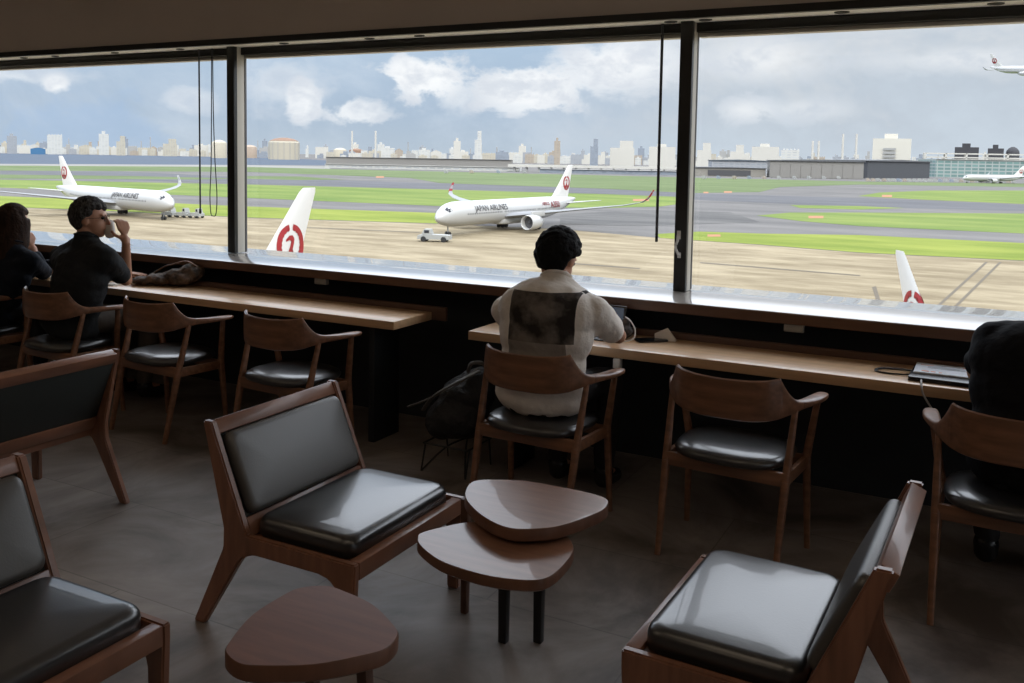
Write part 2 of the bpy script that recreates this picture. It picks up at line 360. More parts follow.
# ------------------------------------------------------------------ lounge chairs (face +x)
LW = .665
def make_lounge():
    t = empty('lounge_chair')
    side = [(-.302, .705), (-.262, .705), (-.108, .348), (.335, .348), (.335, .300), (.318, 0), (.272, 0), (.270, .215), (.258, .255), (.232, .280), (.19, .288), (-.08, .288), (-.125, .272), (-.150, .240), (-.305, 0), (-.352, 0), (-.215, .285), (-.212, .355)]
    side = [(x-.012 if x < 0 else x-.015, z) for x, z in side]
    for s in (1, -1):
        b = B(); y0, y1 = (LW/2-.027, LW/2) if s > 0 else (-LW/2, -LW/2+.027)
        prism(b, side, lambda a, c, tt: V((a, tt, c)), y0, y1); bmesh.ops.recalc_face_normals(b, faces=b.faces)
        bmesh.ops.bevel(b, geom=[e for e in b.edges if e.calc_face_angle(0) > .3], offset=.005, segments=2, affect='EDGES')
        link('side_frame', b, walnut_lounge, t)
    # lean frame of the back: local plane
    ang = math.atan2(.165, .36); up = V((-math.sin(ang), 0, math.cos(ang))); nrm = V((math.cos(ang), 0, math.sin(ang)))
    L = .385; org = V((-.132, 0, .355))
    def P(u, y, n): return org+up*u+V((0, y, 0))+nrm*n
    Mb = Matrix(((nrm.x, 0, up.x, org.x), (0, 1, 0, 0), (nrm.z, 0, up.z, org.z), (0, 0, 0, 1)))
    yi = LW/2-.0275
    b = B(); box(b, (-.036, -yi, L-.052), (.0075, yi, L-.001), .003, M=Mb); link('top_rail', b, walnut_lounge, t)
    b = B(); box(b, (-.036, -yi, -.02), (.006, yi, .042), .003, M=Mb); link('lower_rail', b, walnut_lounge, t)
    b = B(); box(b, (-.030, -yi, .0425), (-.010, yi, L-.0525), .002, M=Mb); link('back_panel', b, leather_back, t)
    Mc = Mb @ Matrix(((0, 0, 1, -.0095), (1, 0, 0, 0), (0, 1, 0, .188), (0, 0, 0, 1)))
    b = B(); cushion(b, .590, .282, .046, .03, .022, Mc, .006); link('back_cushion', b, leather_grey, t, 60)
    b = B(); box(b, (.279, -yi, .290), (.319, yi, .347), .004); link('front_rail', b, walnut_lounge, t)
    b = B(); box(b, (-.145, -yi, .29), (-.100, yi, .333), .003); link('rear_rail', b, walnut_lounge, t)
    b = B(); box(b, (-.0995, -yi, .315), (.2785, yi, .333), 0); link('seat_board', b, rail_wood, t)
    b = B(); cushion(b, .405, .590, .070, .05, .030, Matrix.Translation((.077, 0, .3335)), .006); link('seat_cushion', b, leather, t, 60)
    return t
lc = make_lounge()
for i, (x, y, r, lb) in enumerate([(-1.985, 2.505, 0, 'walnut lounge chair with black cushions beside the two-tier table'),
        (-3.765, 2.455, math.pi, 'walnut lounge chair turned away, showing its charcoal back panel and splayed leg'),
        (-2.205, 1.335, 0, 'walnut lounge chair nearest the picture corner, in front of the turned-away chair'),
        (-.455, 2.455, math.pi-.03, 'walnut lounge chair with pale shine on its seat, its back edge-on')]):
    o = lc if i == 0 else copy_tree(lc); o.location = (x, y, 0); o.rotation_euler = (0, 0, r)
    tag(o, lb, 'lounge chair', 'low walnut lounge chairs')

# ------------------------------------------------------------------ two-tier tables
T1 = [(465, 497), (468, 485), (476.7, 480.2), (497, 479.3), (526.5, 480.8), (555.8, 485.7), (585, 491.6), (604, 497), (608.5, 502), (602.7, 510), (579, 520), (555.8, 526.8), (532, 529), (512, 528.5), (494, 522.7), (476.7, 511.5)]
T2 = [(417.5, 536.4), (419.6, 545), (438.6, 560), (468, 570.7), (497, 577.5), (532, 580.4), (550, 576.6), (564.6, 564.3), (573.4, 551), (572, 542), (566, 535.6), (545, 529), (505, 523), (468, 522), (438.6, 527.6), (421, 532.6)]
def tabletop(name, px, z, th, o, parent):
    pts = [onz(x, y, z) for x, y in px]; pts = closed_smooth([(p.x-o.x, p.y-o.y) for p in pts], 4)
    b = B(); ringstack(b, pts, [(.008, z-th), (0, z-th+.006), (0, z-.004), (.003, z)])
    b.faces.ensure_lookup_table()
    me = link(name, b, None, parent, 40, [table_edge, walnut_top])
    for p in me.data.polygons:
        if p.normal.z > .9 and p.area > .01: p.material_index = 1
    return me
tt = empty('two_tier_table', (-1.24, 2.42, 0)); O = tt.location
tag(tt, 'two-tier coffee table with rounded triangular walnut tops between the lounge chairs', 'coffee table')
tabletop('upper_top', T1, .50, .042, O, tt); tabletop('lower_top', T2, .447, .036, O, tt)
def leg(x, y, z1, w, m, parent, dx=0, dy=0, nm='leg'):
    b = B(); bar(b, (x+dx, y+dy, 0), (x, y, z1), w*.8, w*.8, w, w, 12, 8); return link(nm, b, m, parent)
for x, y in ((505, 640), (537, 640)):
    p = onz(x, 606, .0); q = onz(x, y, 0)
q = onz(504, 612, .10)-O; leg(q.x, q.y, .411, .036, black_metal, tt)
q = onz(539, 612, .10)-O; leg(q.x, q.y, .411, .036, black_metal, tt)
q = onz(462, 598, .06)-O; leg(q.x, q.y+.02, .411, .030, rail_wood, tt)
b = B(); box(b, (.0, .05, .447), (.12, .16, .458), .002); link('spacer_plate', b, black_metal, tt)
ct = onz(312, 587, .50); st = empty('side_table', (ct.x+.13, ct.y-.15, 0)); tag(st, 'low reddish side table rising at the lower picture border beside the splayed chair leg', 'side table')
q = []
for k in range(3):
    a = 2.28+k*2*math.pi/3
    for da, rr_ in ((-.40, .185), (-.15, .205), (.15, .205), (.40, .185), (1.047, .165)): q.append((rr_*math.cos(a+da), rr_*math.sin(a+da)))
b = B(); ringstack(b, closed_smooth(q, 4), [(.008, .458), (0, .464), (0, .496), (.003, .50)])
me = link('table_top', b, None, st, 40, [table_edge, mat('reddish_top', (.20, .085, .05), .45, noise=((5, 45, 5), .16))])
for p in me.data.polygons:
    if p.normal.z > .9 and p.area > .01: p.material_index = 1
for k in range(3): a = 2.28+k*2*math.pi/3; leg(.13*math.cos(a), .13*math.sin(a), .4575, .03, rail_wood, st, .03*math.cos(a), .03*math.sin(a))

# ------------------------------------------------------------------ floor backpack on wire stand
bpos = onz(445, 474, 0)
bs = empty('wire_bag_stand', (bpos.x, bpos.y+.12, 0)); tag(bs, 'low black wire stand under the backpack', 'bag stand')
b = B()
for s in (-1, 1):
    tube(b, smoothpath([(s*.13, -.14, .0), (s*.06, -.02, .1), (-s*.0, .1, .13)], 3), .005, 6)
    tube(b, [(s*.13, .12, 0), (s*.13, .10, .14)], .005, 6); tube(b, [(s*.13, -.14, 0), (s*.13, -.10, .14)], .005, 6)
    tube(b, [(s*.13, -.12, .14), (s*.13, .12, .14)], .005, 6)
tube(b, [(-.13, -.12, .14), (.13, -.12, .14)], .005, 6); tube(b, [(-.13, .12, .14), (.13, .12, .14)], .005, 6)
link('wire_frame', b, wire_metal, bs)
bag_m = mat('backpack_nylon', (.016, .016, .018), .62, bump=(14, .9, .03)); strap_m = mat('grey_strap', (.12, .115, .11), .6, bump=(30, .6, .01))
bp = empty('backpack', (bpos.x+.01, bpos.y+.13, .147)); tag(bp, 'bulging black backpack on the wire stand beside the white-shirt person', 'backpack')
def blob(parts, name, m, parent, vox=.012, sm=6, loc=None, mats=None, disp=None):
    """union of solids, welded into one skin by voxel remesh"""
    b = B()
    for fn in parts: fn(b)
    o = link(name, b, m, parent, 180)
    r = o.modifiers.new('weld', 'REMESH'); r.mode = 'VOXEL'; r.voxel_size = vox; r.use_smooth_shade = True
    s = o.modifiers.new('relax', 'SMOOTH'); s.factor = .5; s.iterations = sm
    if disp:
        tx = bpy.data.textures.new(name+'_folds', 'CLOUDS'); tx.noise_scale = disp[0]
        d = o.modifiers.new('folds', 'DISPLACE'); d.texture = tx; d.strength = disp[1]; d.mid_level = .5
    return o
def E_(c, r, rot=None):
    M = Matrix.Translation(V(c)) @ (rot.to_4x4() if rot else ID)
    return lambda b: sphere(b, (0, 0, 0), r, 24, 16, M)
def cap(a, ra, c, rc, n=16):
    """tapered capsule"""
    def g(b):
        A = V(a); C = V(c); t = (C-A).normalized(); pts, rr = [], []
        for k in range(6):
            th = math.pi/2*(1-k/5); pts.append(A-t*ra*math.sin(th)); rr.append(max(ra*math.cos(th), .0005))
        for k in range(6):
            th = math.pi/2*k/5; pts.append(C+t*rc*math.sin(th)); rr.append(max(rc*math.cos(th), .0005))
        s, u = frame_of(t); loft(b, [[p+s*math.cos(x)*r+u*math.sin(x)*r for x in [2*math.pi*k/n for k in range(n)]] for p, r in zip(pts, rr)])
    return g
blob([E_((0, 0, .13), (.15, .15, .13)), E_((.02, .03, .22), (.14, .14, .10)), E_((.07, .06, .30), (.09, .10, .07)), E_((-.07, -.04, .10), (.10, .11, .095))], 'bag_body', bag_m, bp, .014, 3, disp=(.09, .03))
b = B(); tube(b, smoothpath([(-.15, -.12, .16), (-.05, -.17, .26), (.05, -.12, .33), (.12, -.02, .375)]), .014, 8, flat=.5); tube(b, smoothpath([(-.23, -.14, .17), (-.12, -.15, .22), (.02, -.11, .30), (.1, .0, .38)]), .010, 8, flat=.5); link('strap', b, strap_m, bp)
b = B(); tube(b, smoothpath([(.03, .02, .35), (.06, .0, .40), (.1, .04, .40), (.11, .08, .35)]), .010, 8); link('carry_handle', b, strap_m, bp)

# ------------------------------------------------------------------ people
def hand(parts, w, dirv, palm, side, s=1., curl=.6, spread=.13):
    """w wrist, dirv along palm, palm = palm normal direction (fingers curl towards it), side = thumb side"""
    w = V(w); d = V(dirv).normalized(); pn = V(palm); pn = (pn-d*pn.dot(d)).normalized(); sd = V(side); sd = (sd-d*sd.dot(d)-pn*sd.dot(pn)).normalized()
    for k in range(4):
        o = (k-1.5)*.019*s; parts.append(cap(w+sd*o*.6+d*.01*s, .013*s, w+sd*(-o)*1.0+d*.082*s, .0115*s, 10))
    L = (.078, .088, .083, .064)
    for k in range(4):
        off = (1.5-k)*.0200*s; p = w+sd*off+d*.085*s; ang = 0
        for j, fr in enumerate((.45, .31, .24)):
            ang += curl*(.55 if j == 0 else .85); dd = (d+sd*off/s*spread*3).normalized()
            dd = (dd*math.cos(ang)+pn*math.sin(ang)); q = p+dd*L[k]*fr*s; parts.append(cap(p, (.0090-.0007*j)*s, q, (.0085-.0007*j)*s, 10)); p = q
    p = w+sd*.022*s+d*.022*s; q = p+(sd*.75+d*.6+pn*.35).normalized()*.042*s; parts.append(cap(p, .0125*s, q, .0105*s, 10))
    r = q+(sd*.15+d*.8+pn*.6).normalized()*.032*s; parts.append(cap(q, .0100*s, r, .0088*s, 10))
def head_parts(parts, c, fwd, up, s=1.):
    c = V(c); fw = V(fwd).normalized(); up = V(up); up = (up-fw*up.dot(fw)).normalized(); sd = fw.cross(up)
    R = Matrix((sd, fw, up)).transposed()
    parts.append(E_(c+up*.022*s-fw*.008*s, (.075*s, .092*s, .092*s), R)); parts.append(E_(c-up*.038*s+fw*.030*s, (.056*s, .060*s, .070*s), R))
    parts.append(E_(c-up*.086*s+fw*.060*s, (.026*s, .024*s, .022*s), R))       # chin
    parts.append(cap(c+fw*.088*s+up*.018*s, .008*s, c+fw*.108*s-up*.022*s, .012*s))  # nose
    parts.append(E_(c+fw*.084*s-up*.050*s, (.024*s, .012*s, .011*s), R))       # mouth
    parts.append(E_(c+fw*.076*s+up*.030*s, (.050*s, .016*s, .010*s), R))       # brow
    for k in (1, -1): parts.append(E_(c+sd*k*.075*s-up*.008*s-fw*.008*s, (.010*s, .020*s, .031*s), R))
    return R, sd, fw, up
def hair_cap(c, R, s, cut=-.02, back=-.07, fluff=1., face=.035):
    """short hair: shell of lumps above the cut line"""
    rnd = random.Random(3); out = []; c = V(c)
    for k in range(420):
        a = rnd.uniform(0, 2*math.pi); e = rnd.uniform(-1.25, 1.57); x = math.cos(e)*math.cos(a); y = math.cos(e)*math.sin(a); z = math.sin(e)
        z0 = cut if y > -.05 else cut+(back-cut)*min(1, -y*2.2)
        if y > .25 and z < .42: continue
        if z < z0: continue
        p = V((x*.078, y*.093-.010, z*.094+.026))*s*fluff
        out.append(E_(c+R @ p, (.0215*s, .0215*s, .0215*s)))
    return out
def sleeve(a, ra, c, rc): return cap(a, ra, c, rc)
def fabric(name, col, sc=9, st=.6): return mat(name, col, .85, spec=.2, bump=(sc, st, .03), noise=((12, 12, 12), .08))
def person(name, label, P, shirt_m, trouser_m, hair_m, hair='short', scale=1., build=1., long_sleeve=False, torso=None, shirt_mat_folds=.018):
    """P: joints in world space"""
    t = empty('person', (P['hip'].x, P['hip'].y, P['hip'].z)); tag(t, label, 'person'); o = t.location.copy()
    J = {k: V(v)-o for k, v in P.items() if k not in ('face', 'up', 'hands')}
    s = scale; bd = build
    lat = (J['sh_r']-J['sh_l']); lat.z = 0; lat.normalize()
    sk = []
    R, sd, fw, up = head_parts(sk, J['head'], P['face'], P.get('up', (0, 0, 1)), s)
    sk.append(cap(J['neck']+up*.012, .050*s, J['head']-up*.05*s-fw*.02*s, .052*s))
    sp = [J['hip'], J['hip'].lerp(J['chest'], .5), J['chest'], J['neck']-V((0, 0, .062))]
    def ell(c, wx, wy, wz):
        z = (J['chest']-J['hip']).normalized(); x = (lat-z*lat.dot(z)).normalized(); y = z.cross(x); M = Matrix((x, y, z)).transposed(); return E_(c, (wx, wy, wz), M)
    zt_ = (J['chest']-J['hip']).normalized()
    sk += [ell(sp[0], .15*bd, .105*bd, .12), ell(sp[1], .13*bd, .09*bd, .15), ell(sp[2]-zt_*.03, .150*bd, .085*bd, .11)]
    for k in ('l', 'r'):
        sk += [cap(sp[3], .042, J['sh_'+k], .044), cap(J['sh_'+k], .048, J['el_'+k], .038), cap(J['el_'+k], .038, J['wr_'+k], .025)]
        sk += [cap(J['hp_'+k], .075, J['kn_'+k], .052), cap(J['kn_'+k], .052, J['an_'+k], .036), cap(J['an_'+k], .036, J['to_'+k], .028)]
        h = P['hands'][k]; sk.append(cap(J['wr_'+k], .024, J['wr_'+k]+V(h[0]).normalized()*.03, .022)); hand(sk, J['wr_'+k]+V(h[0]).normalized()*.01, h[0], h[1], h[2], s, h[3])
    body = blob(sk, 'body', skin, t, .0065, 4)
    for k in (1, -1):
        eyes = B(); sphere(eyes, J['head']+R @ V((k*.030*s, .078*s, .012*s)), .0105*s, 12, 8); link('eye', eyes, mat('eye_dark', (.03, .02, .015), .2), t, 180)
    # shirt
    zt = (J['chest']-J['hip']).normalized(); 
    tp = [ell(J['hip']-zt*.035, .192*bd, .148*bd, .108), ell(J['hip'], .190*bd, .138*bd, .14), ell(J['hip'].lerp(J['chest'], .33), .180*bd, .130*bd, .16), ell(J['hip'].lerp(J['chest'], .7), .200*bd, .130*bd, .17), ell(J['chest'], .205*bd, .125*bd, .15)]
    tp.append(cap(J['chest']+lat*.10, .10*bd, J['chest']-lat*.10, .10*bd))
    tp.append(cap(J['neck']-V((0, 0, .06)), .078*bd, J['neck']-V((0, 0, .010)), .070*s)); tp.append(cap(J['neck']-V((0, .018, .05)), .07*s, J['neck']-V((0, .012, .012)), .062*s))
    for k in ('l', 'r'):
        top = J['neck']-V((0, 0, .045)); tp.append(cap(top, .066*bd, J['sh_'+k], .064*bd)); tp.append(cap(J['chest'].lerp(J['sh_'+k], .4), .108*bd, J['sh_'+k], .066*bd))
        tp.append(cap(J['chest'].lerp(J['hip'], .25), .10*bd, J['sh_'+k].lerp(J['el_'+k], .28), .062*bd))
        e = J['el_'+k] if long_sleeve else J['sh_'+k].lerp(J['el_'+k], .72)
        tp.append(cap(J['sh_'+k], .066*bd, e, (.062 if not long_sleeve else .053)))
        if long_sleeve: tp.append(cap(J['el_'+k], .050, J['el_'+k].lerp(J['wr_'+k], .85), .038))
    blob(tp, 'shirt', shirt_m, t, .0095, 9, disp=(.10, shirt_mat_folds))
    cb = B()   # collar band
    n = J['neck']; ax = (J['head']-J['neck']).normalized(); a1, a2 = frame_of(ax)
    tube(cb, [n+ax*.012+(a1*math.cos(q)*.064+a2*math.sin(q)*.064)*s for q in [2*math.pi*k/24 for k in range(25)]], .008, 8); link('collar', cb, shirt_m, t, 180)
    tr_ = []
    tr_.append(ell(J['hip']-zt*.05, .175*bd, .135*bd, .10))
    for k in ('l', 'r'): tr_ += [cap(J['hp_'+k], .092, J['kn_'+k], .068), cap(J['kn_'+k], .066, J['an_'+k]+V((0, 0, .05)), .050)]
    blob(tr_, 'trousers', trouser_m, t, .011, 6, disp=(.09, .015))
    for k in ('l', 'r'):
        blob([cap(J['an_'+k]-V((0, 0, .03)), .045, J['to_'+k], .036), E_(J['an_'+k], (.048, .05, .05))], 'shoe', black_plastic, t, .008, 3)
    hp = []
    if hair == 'short': hp = hair_cap(J['head'], R, s, -.25, -.92, 1.04); vs, sm = .0065, 14
    elif hair == 'crop': hp = hair_cap(J['head'], R, s, -.05, -.85, .99); vs, sm = .0065, 14
    else:
        hp = hair_cap(J['head'], R, s, -.5, -.9, 1.04)
        for k in range(17):
            a = math.pi*(.74+1.52*(k/16)) ; x = math.cos(a)*.082*s; y = math.sin(a)*.08*s-.005
            p0 = J['head']+R @ V((x, y, .02)); p1 = J['head']+R @ V((x*1.12, y*1.1-.015, -.12*s)); p2 = J['head']+R @ V((x*1.05, y*1.0-.045, -.27*s))
            hp += [cap(p0, .026, p1, .028), cap(p1, .028, p2, .022)]
        vs, sm = .008, 14
    blob(hp, 'hair', hair_m, t, vs, sm, disp=(.018, .012 if hair != 'long' else .004))
    return t, J, R
def sit(P, x, y, fx=0.0, hipz=.575, kn=.40, sp=.12, ft=.13):
    """legs of a seated person facing +y, turned by fx (shift in x of knees)"""
    P['hip'] = V((x, y, hipz))
    for k, s in (('l', -1), ('r', 1)):
        P['hp_'+k] = V((x+s*.085, y+.02, hipz-.015)); P['kn_'+k] = V((x+s*sp+fx, y+kn, hipz-.04)); P['an_'+k] = V((x+s*sp+fx, y+kn-.05, .10)); P['to_'+k] = V((x+s*sp+fx, y+kn+.10, .045))

shirt_white = fabric('white_cotton', (.82, .76, .69), 8, .9)
def printed_shirt():
    m = shirt_white.copy(); m.name = 'white_cotton_printed'; nt = m.node_tree; b = nt.nodes['Principled BSDF']
    src = b.inputs['Base Color'].links[0].from_socket
    tc = nt.nodes.new('ShaderNodeTexCoord'); sx = nt.nodes.new('ShaderNodeSeparateXYZ'); nt.links.new(tc.outputs['Object'], sx.inputs[0])
    def cmp(sock, lo, hi):
        a = nt.nodes.new('ShaderNodeMath'); a.operation = 'GREATER_THAN'; nt.links.new(sock, a.inputs[0]); a.inputs[1].default_value = lo
        c = nt.nodes.new('ShaderNodeMath'); c.operation = 'LESS_THAN'; nt.links.new(sock, c.inputs[0]); c.inputs[1].default_value = hi
        d = nt.nodes.new('ShaderNodeMath'); d.operation = 'MULTIPLY'; nt.links.new(a.outputs[0], d.inputs[0]); nt.links.new(c.outputs[0], d.inputs[1]); return d.outputs[0]
    def mul(a, c):
        d = nt.nodes.new('ShaderNodeMath'); d.operation = 'MULTIPLY'; nt.links.new(a, d.inputs[0]); nt.links.new(c, d.inputs[1]); return d.outputs[0]
    PR = PRINT
    geo = nt.nodes.new('ShaderNodeNewGeometry'); sn = nt.nodes.new('ShaderNodeSeparateXYZ'); nt.links.new(geo.outputs['Normal'], sn.inputs[0])
    mask = mul(mul(cmp(sx.outputs[0], PR[0], PR[1]), cmp(sx.outputs[2], PR[2], PR[3])), cmp(sn.outputs[1], -2, .1))
    mask2 = mul(mul(cmp(sx.outputs[0], PR[0]-.0, PR[1]-.03), cmp(sx.outputs[2], PR[2]-.10, PR[2])), cmp(sn.outputs[1], -2, .1))
    n = nt.nodes.new('ShaderNodeTexNoise'); n.inputs['Scale'].default_value = 9; n.inputs['Detail'].default_value = 4; nt.links.new(tc.outputs['Object'], n.inputs['Vector'])
    r = nt.nodes.new('ShaderNodeValToRGB'); e = r.color_ramp.elements; e[0].position = .42; e[0].color = (.035, .030, .027, 1); e[1].position = .62; e[1].color = (.22, .19, .165, 1); nt.links.new(n.outputs['Fac'], r.inputs[0])
    mx = nt.nodes.new('ShaderNodeMix'); mx.data_type = 'RGBA'; nt.links.new(mask, mx.inputs[0]); nt.links.new(src, mx.inputs[6]); nt.links.new(r.outputs[0], mx.inputs[7])
    m2 = nt.nodes.new('ShaderNodeMix'); m2.data_type = 'RGBA'; nt.links.new(mask2, m2.inputs[0]); nt.links.new(mx.outputs[2], m2.inputs[6]); m2.inputs[7].default_value = (.30, .27, .24, 1)
    nt.links.new(m2.outputs[2], b.inputs['Base Color']); return m
# --- person in the white printed shirt
P = {}; sit(P, -1.755, 3.65, .05)
P['chest'] = ony(547, 312, 3.66); P['neck'] = ony(556, 280, 3.73); P['head'] = ony(558, 259, 3.785)
P['sh_l'] = ony(507, 311, 3.70); P['sh_r'] = ony(593, 312, 3.72)
P['el_r'] = ony(618, 345, 3.90); P['el_r'].z = .79; P['wr_r'] = V((-1.60, 4.09, .778)); P['el_l'] = V((-2.04, 3.93, .79)); P['wr_l'] = V((-1.90, 4.11, .778))
P['face'] = (.12, 1, -.50); P['up'] = (.05, .4, 1)
P['hands'] = {'r': ((-.35, 1, 0), (0, 0, -1), (-1, -.2, 0), .10), 'l': ((.3, 1, 0), (0, 0, -1), (1, 0, 0), .10)}
hz = P['hip']; a0 = ony(510, 290, 3.54)-hz; a1 = ony(571, 346, 3.54)-hz; PRINT = (a0.x, a1.x, a1.z, a0.z)
person('person', 'person in a white printed T-shirt bent over a tablet at the counter', P, printed_shirt(), mat('black_trousers', (.012, .012, .014), .8), hair_black, 'short', 1.06, 1.14)
# --- man drinking
P = {}; sit(P, -4.96, 3.65, .10)
P['chest'] = ony(82, 272, 3.68); P['neck'] = ony(86, 238, 3.73); P['head'] = ony(90, 219, 3.76)
P['sh_l'] = ony(62, 257, 3.80); P['sh_r'] = ony(106, 259, 3.68)
P['el_r'] = ony(126, 278, 3.93); P['el_r'].z = .785; P['wr_r'] = ony(126, 243, 3.86); P['el_l'] = V((-5.22, 3.96, .785)); P['wr_l'] = V((-5.14, 4.14, .780))
P['face'] = (.80, .62, -.04)
P['hands'] = {'r': ((-.28, .05, 1), (-1, .3, .1), (-.3, -1, 0), .62), 'l': ((.4, .2, 0), (0, 0, -1), (-.2, 1, 0), .12)}
pm, J, R = person('person', 'grey-haired man in glasses and dark T-shirt drinking from a cup', P, fabric('charcoal_cotton', (.022, .023, .024), 9, .7), mat('taupe_trousers', (.085, .070, .058), .85), hair_grey, 'crop', 1.04, 1.12)
b = B(); hd = J['head']
for k in (1, -1):
    c = hd+R @ V((k*.033, .098, .012)); tube(b, [c+R @ V((math.cos(q)*.024, 0, math.sin(q)*.018)) for q in [2*math.pi*i/16 for i in range(17)]], .0015, 6)
    tube(b, [hd+R @ V((k*.058, .098, .016)), hd+R @ V((k*.082, .06, .014)), hd+R @ V((k*.083, -.01, .006))], .0015, 6)
tube(b, [hd+R @ V((-.010, .100, .014)), hd+R @ V((.010, .100, .014))], .0015, 6); link('glasses', b, frame_black, pm)
cp = ony(112, 227, 3.84)
b = B(); ringstack(b, [(math.cos(q), math.sin(q)) for q in [2*math.pi*i/24 for i in range(24)]], [(1-.030, 0), (1-.041, .085), (1-.043, .086), (1-.043, .092), (1-.038, .094)])
cup = link('paper_cup', b, mat('paper_cup_white', (.62, .58, .52), .5)); cup.location = cp-V((.0, .01, .05)); cup.rotation_euler = (-.25, -.75, 0)
tag(cup, 'pale paper cup raised to the mouth of the grey-haired man', 'cup')
# --- woman in dark jacket
P = {}; sit(P, -5.72, 3.66, .06)
P['chest'] = ony(8, 278, 3.68); P['neck'] = ony(14, 246, 3.72); P['head'] = ony(14, 224, 3.76)
P['sh_l'] = P['chest']+V((-.17, .09, .07)); P['sh_r'] = ony(30, 261, 3.72)
P['el_r'] = ony(44, 276, 3.96); P['el_r'].z = .77; P['wr_r'] = ony(34, 252, 3.92); P['el_l'] = V((-5.86, 4.02, .77)); P['wr_l'] = V((-5.72, 4.12, .82))
P['face'] = (.05, 1, -.05)
P['hands'] = {'r': ((-.25, -.1, 1), (-1, 0, .2), (0, -1, .2), .6), 'l': ((.5, .3, .4), (0, 1, -.3), (0, 0, 1), .5)}
person('person', 'woman with long brown hair in a dark navy jacket, hand at her chin', P, fabric('navy_jacket', (.010, .013, .020), 9, .7), mat('navy_trousers', (.012, .014, .02), .8), hair_brown, 'long', .98, .92, True)
# --- person in black
P = {}; sit(P, .165, 3.66, .0)
P['chest'] = V((.17, 3.70, .895)); P['neck'] = V((.21, 3.77, 1.02)); P['head'] = V((.30, 3.87, 1.11))
P['sh_l'] = ony(994, 340, 3.74); P['sh_r'] = V((.32, 3.72, .955))
P['el_l'] = ony(977, 376, 3.92); P['el_l'].z = .80; P['wr_l'] = V((.02, 4.08, .785)); P['el_r'] = V((.42, 3.94, .80)); P['wr_r'] = V((.27, 4.10, .785))
P['face'] = (.1, 1, -.5); P['up'] = (0, .5, 1)
P['hands'] = {'l': ((.4, 1, 0), (0, 0, -1), (1, 0, 0), .10), 'r': ((-.3, 1, 0), (0, 0, -1), (-1, 0, 0), .10)}
person('person', 'person in a black top leaning over the brochure at the counter', P, fabric('black_cotton', (.008, .008, .010), 9, .6), mat('black_trousers', (.012, .012, .014), .8), hair_black, 'short', 1.03, 1.08)

# ------------------------------------------------------------------ things on the counters
CT = .7205
# brown bag
bgp = onz(158, 287, CT); br = empty('shoulder_bag', (bgp.x, bgp.y+.06, CT)); tag(br, 'crumpled brown and black bag lying on the counter beside the drinking man', 'bag')
bm_ = mat('brown_bag_cloth', (.040, .028, .02), .7, noise=((22, 22, 22), .75, (.17, .11, .075)), bump=(22, .9, .02))
blob([E_((.06, .06, .055), (.13, .09, .055)), E_((.13, .10, .085), (.09, .075, .06)), E_((-.06, .0, .04), (.10, .08, .04)), E_((-.14, -.06, .03), (.08, .06, .03))], 'bag_body', bm_, br, .009, 3, disp=(.05, .025))
b = B(); tube(b, smoothpath([(-.18, -.02, .03), (-.08, .05, .11), (.03, .03, .14), (.14, .06, .165), (.2, .12, .10)]), .010, 8, flat=.5); link('strap', b, mat('tan_strap', (.16, .08, .04), .6), br)
# mug, napkin
def revolve(bm, prof, n=28, c=(0, 0)):
    loft(bm, [[V((c[0]+r*math.cos(2*math.pi*k/n), c[1]+r*math.sin(2*math.pi*k/n), z)) for k in range(n)] for r, z in prof])
mp_ = onz(47, 270, CT)
b = B(); revolve(b, [(.028, 0), (.036, .01), (.043, .06), (.045, .095), (.042, .095), (.040, .06), (.030, .012)]); mg = link('coffee_mug', b, white_plastic); mg.location = (mp_.x, min(mp_.y, 4.2), CT); tag(mg, 'white mug on the counter between the woman and the drinking man', 'mug')
b = B(); tube(b, smoothpath([(.042, 0, .075), (.07, 0, .07), (.07, 0, .035), (.038, 0, .03)], 4), .005, 7); link('handle', b, white_plastic, mg)
np_ = onz(112, 285, CT); b = B(); box(b, (-.06, -.05, 0), (.06, .05, .006), .001); box(b, (-.05, -.04, .006), (.055, .045, .010), .001, M=Matrix.Rotation(.15, 4, 'Z')); nk = link('paper_napkin', b, mat('paper', (.7, .66, .6), .8)); nk.location = (np_.x-.02, np_.y, CT); nk.rotation_euler = (0, 0, .3); tag(nk, 'folded pale paper napkin under the drinking man\'s elbow', 'napkin')
# tablet with stand
tp0 = onz(603, 329, CT); tp0 = V((-1.72, 4.235, CT)); tb = empty('tablet_computer', tp0); tag(tb, 'dark tablet propped upright in front of the white-shirt person', 'tablet'); tb.rotation_euler = (0, 0, -.06)
Mt = Matrix.Rotation(-.18, 4, 'X')
b = B(); box(b, (-.135, 0, .002), (.135, .010, .150), .004, M=Mt); link('case', b, black_plastic, tb)
b = B(); box(b, (-.123, -.0012, .014), (.123, -.0002, .140), 0, M=Mt); link('screen', b, mat('tablet_screen', (.02, .03, .05), .12, emit=((.10, .13, .19), .22)), tb)
b = B(); box(b, (-.135, -.17, 0), (.135, -.004, .008), .003); box(b, (-.120, -.15, .008), (.120, -.03, .010), .001); link('keyboard', b, black_plastic, tb)
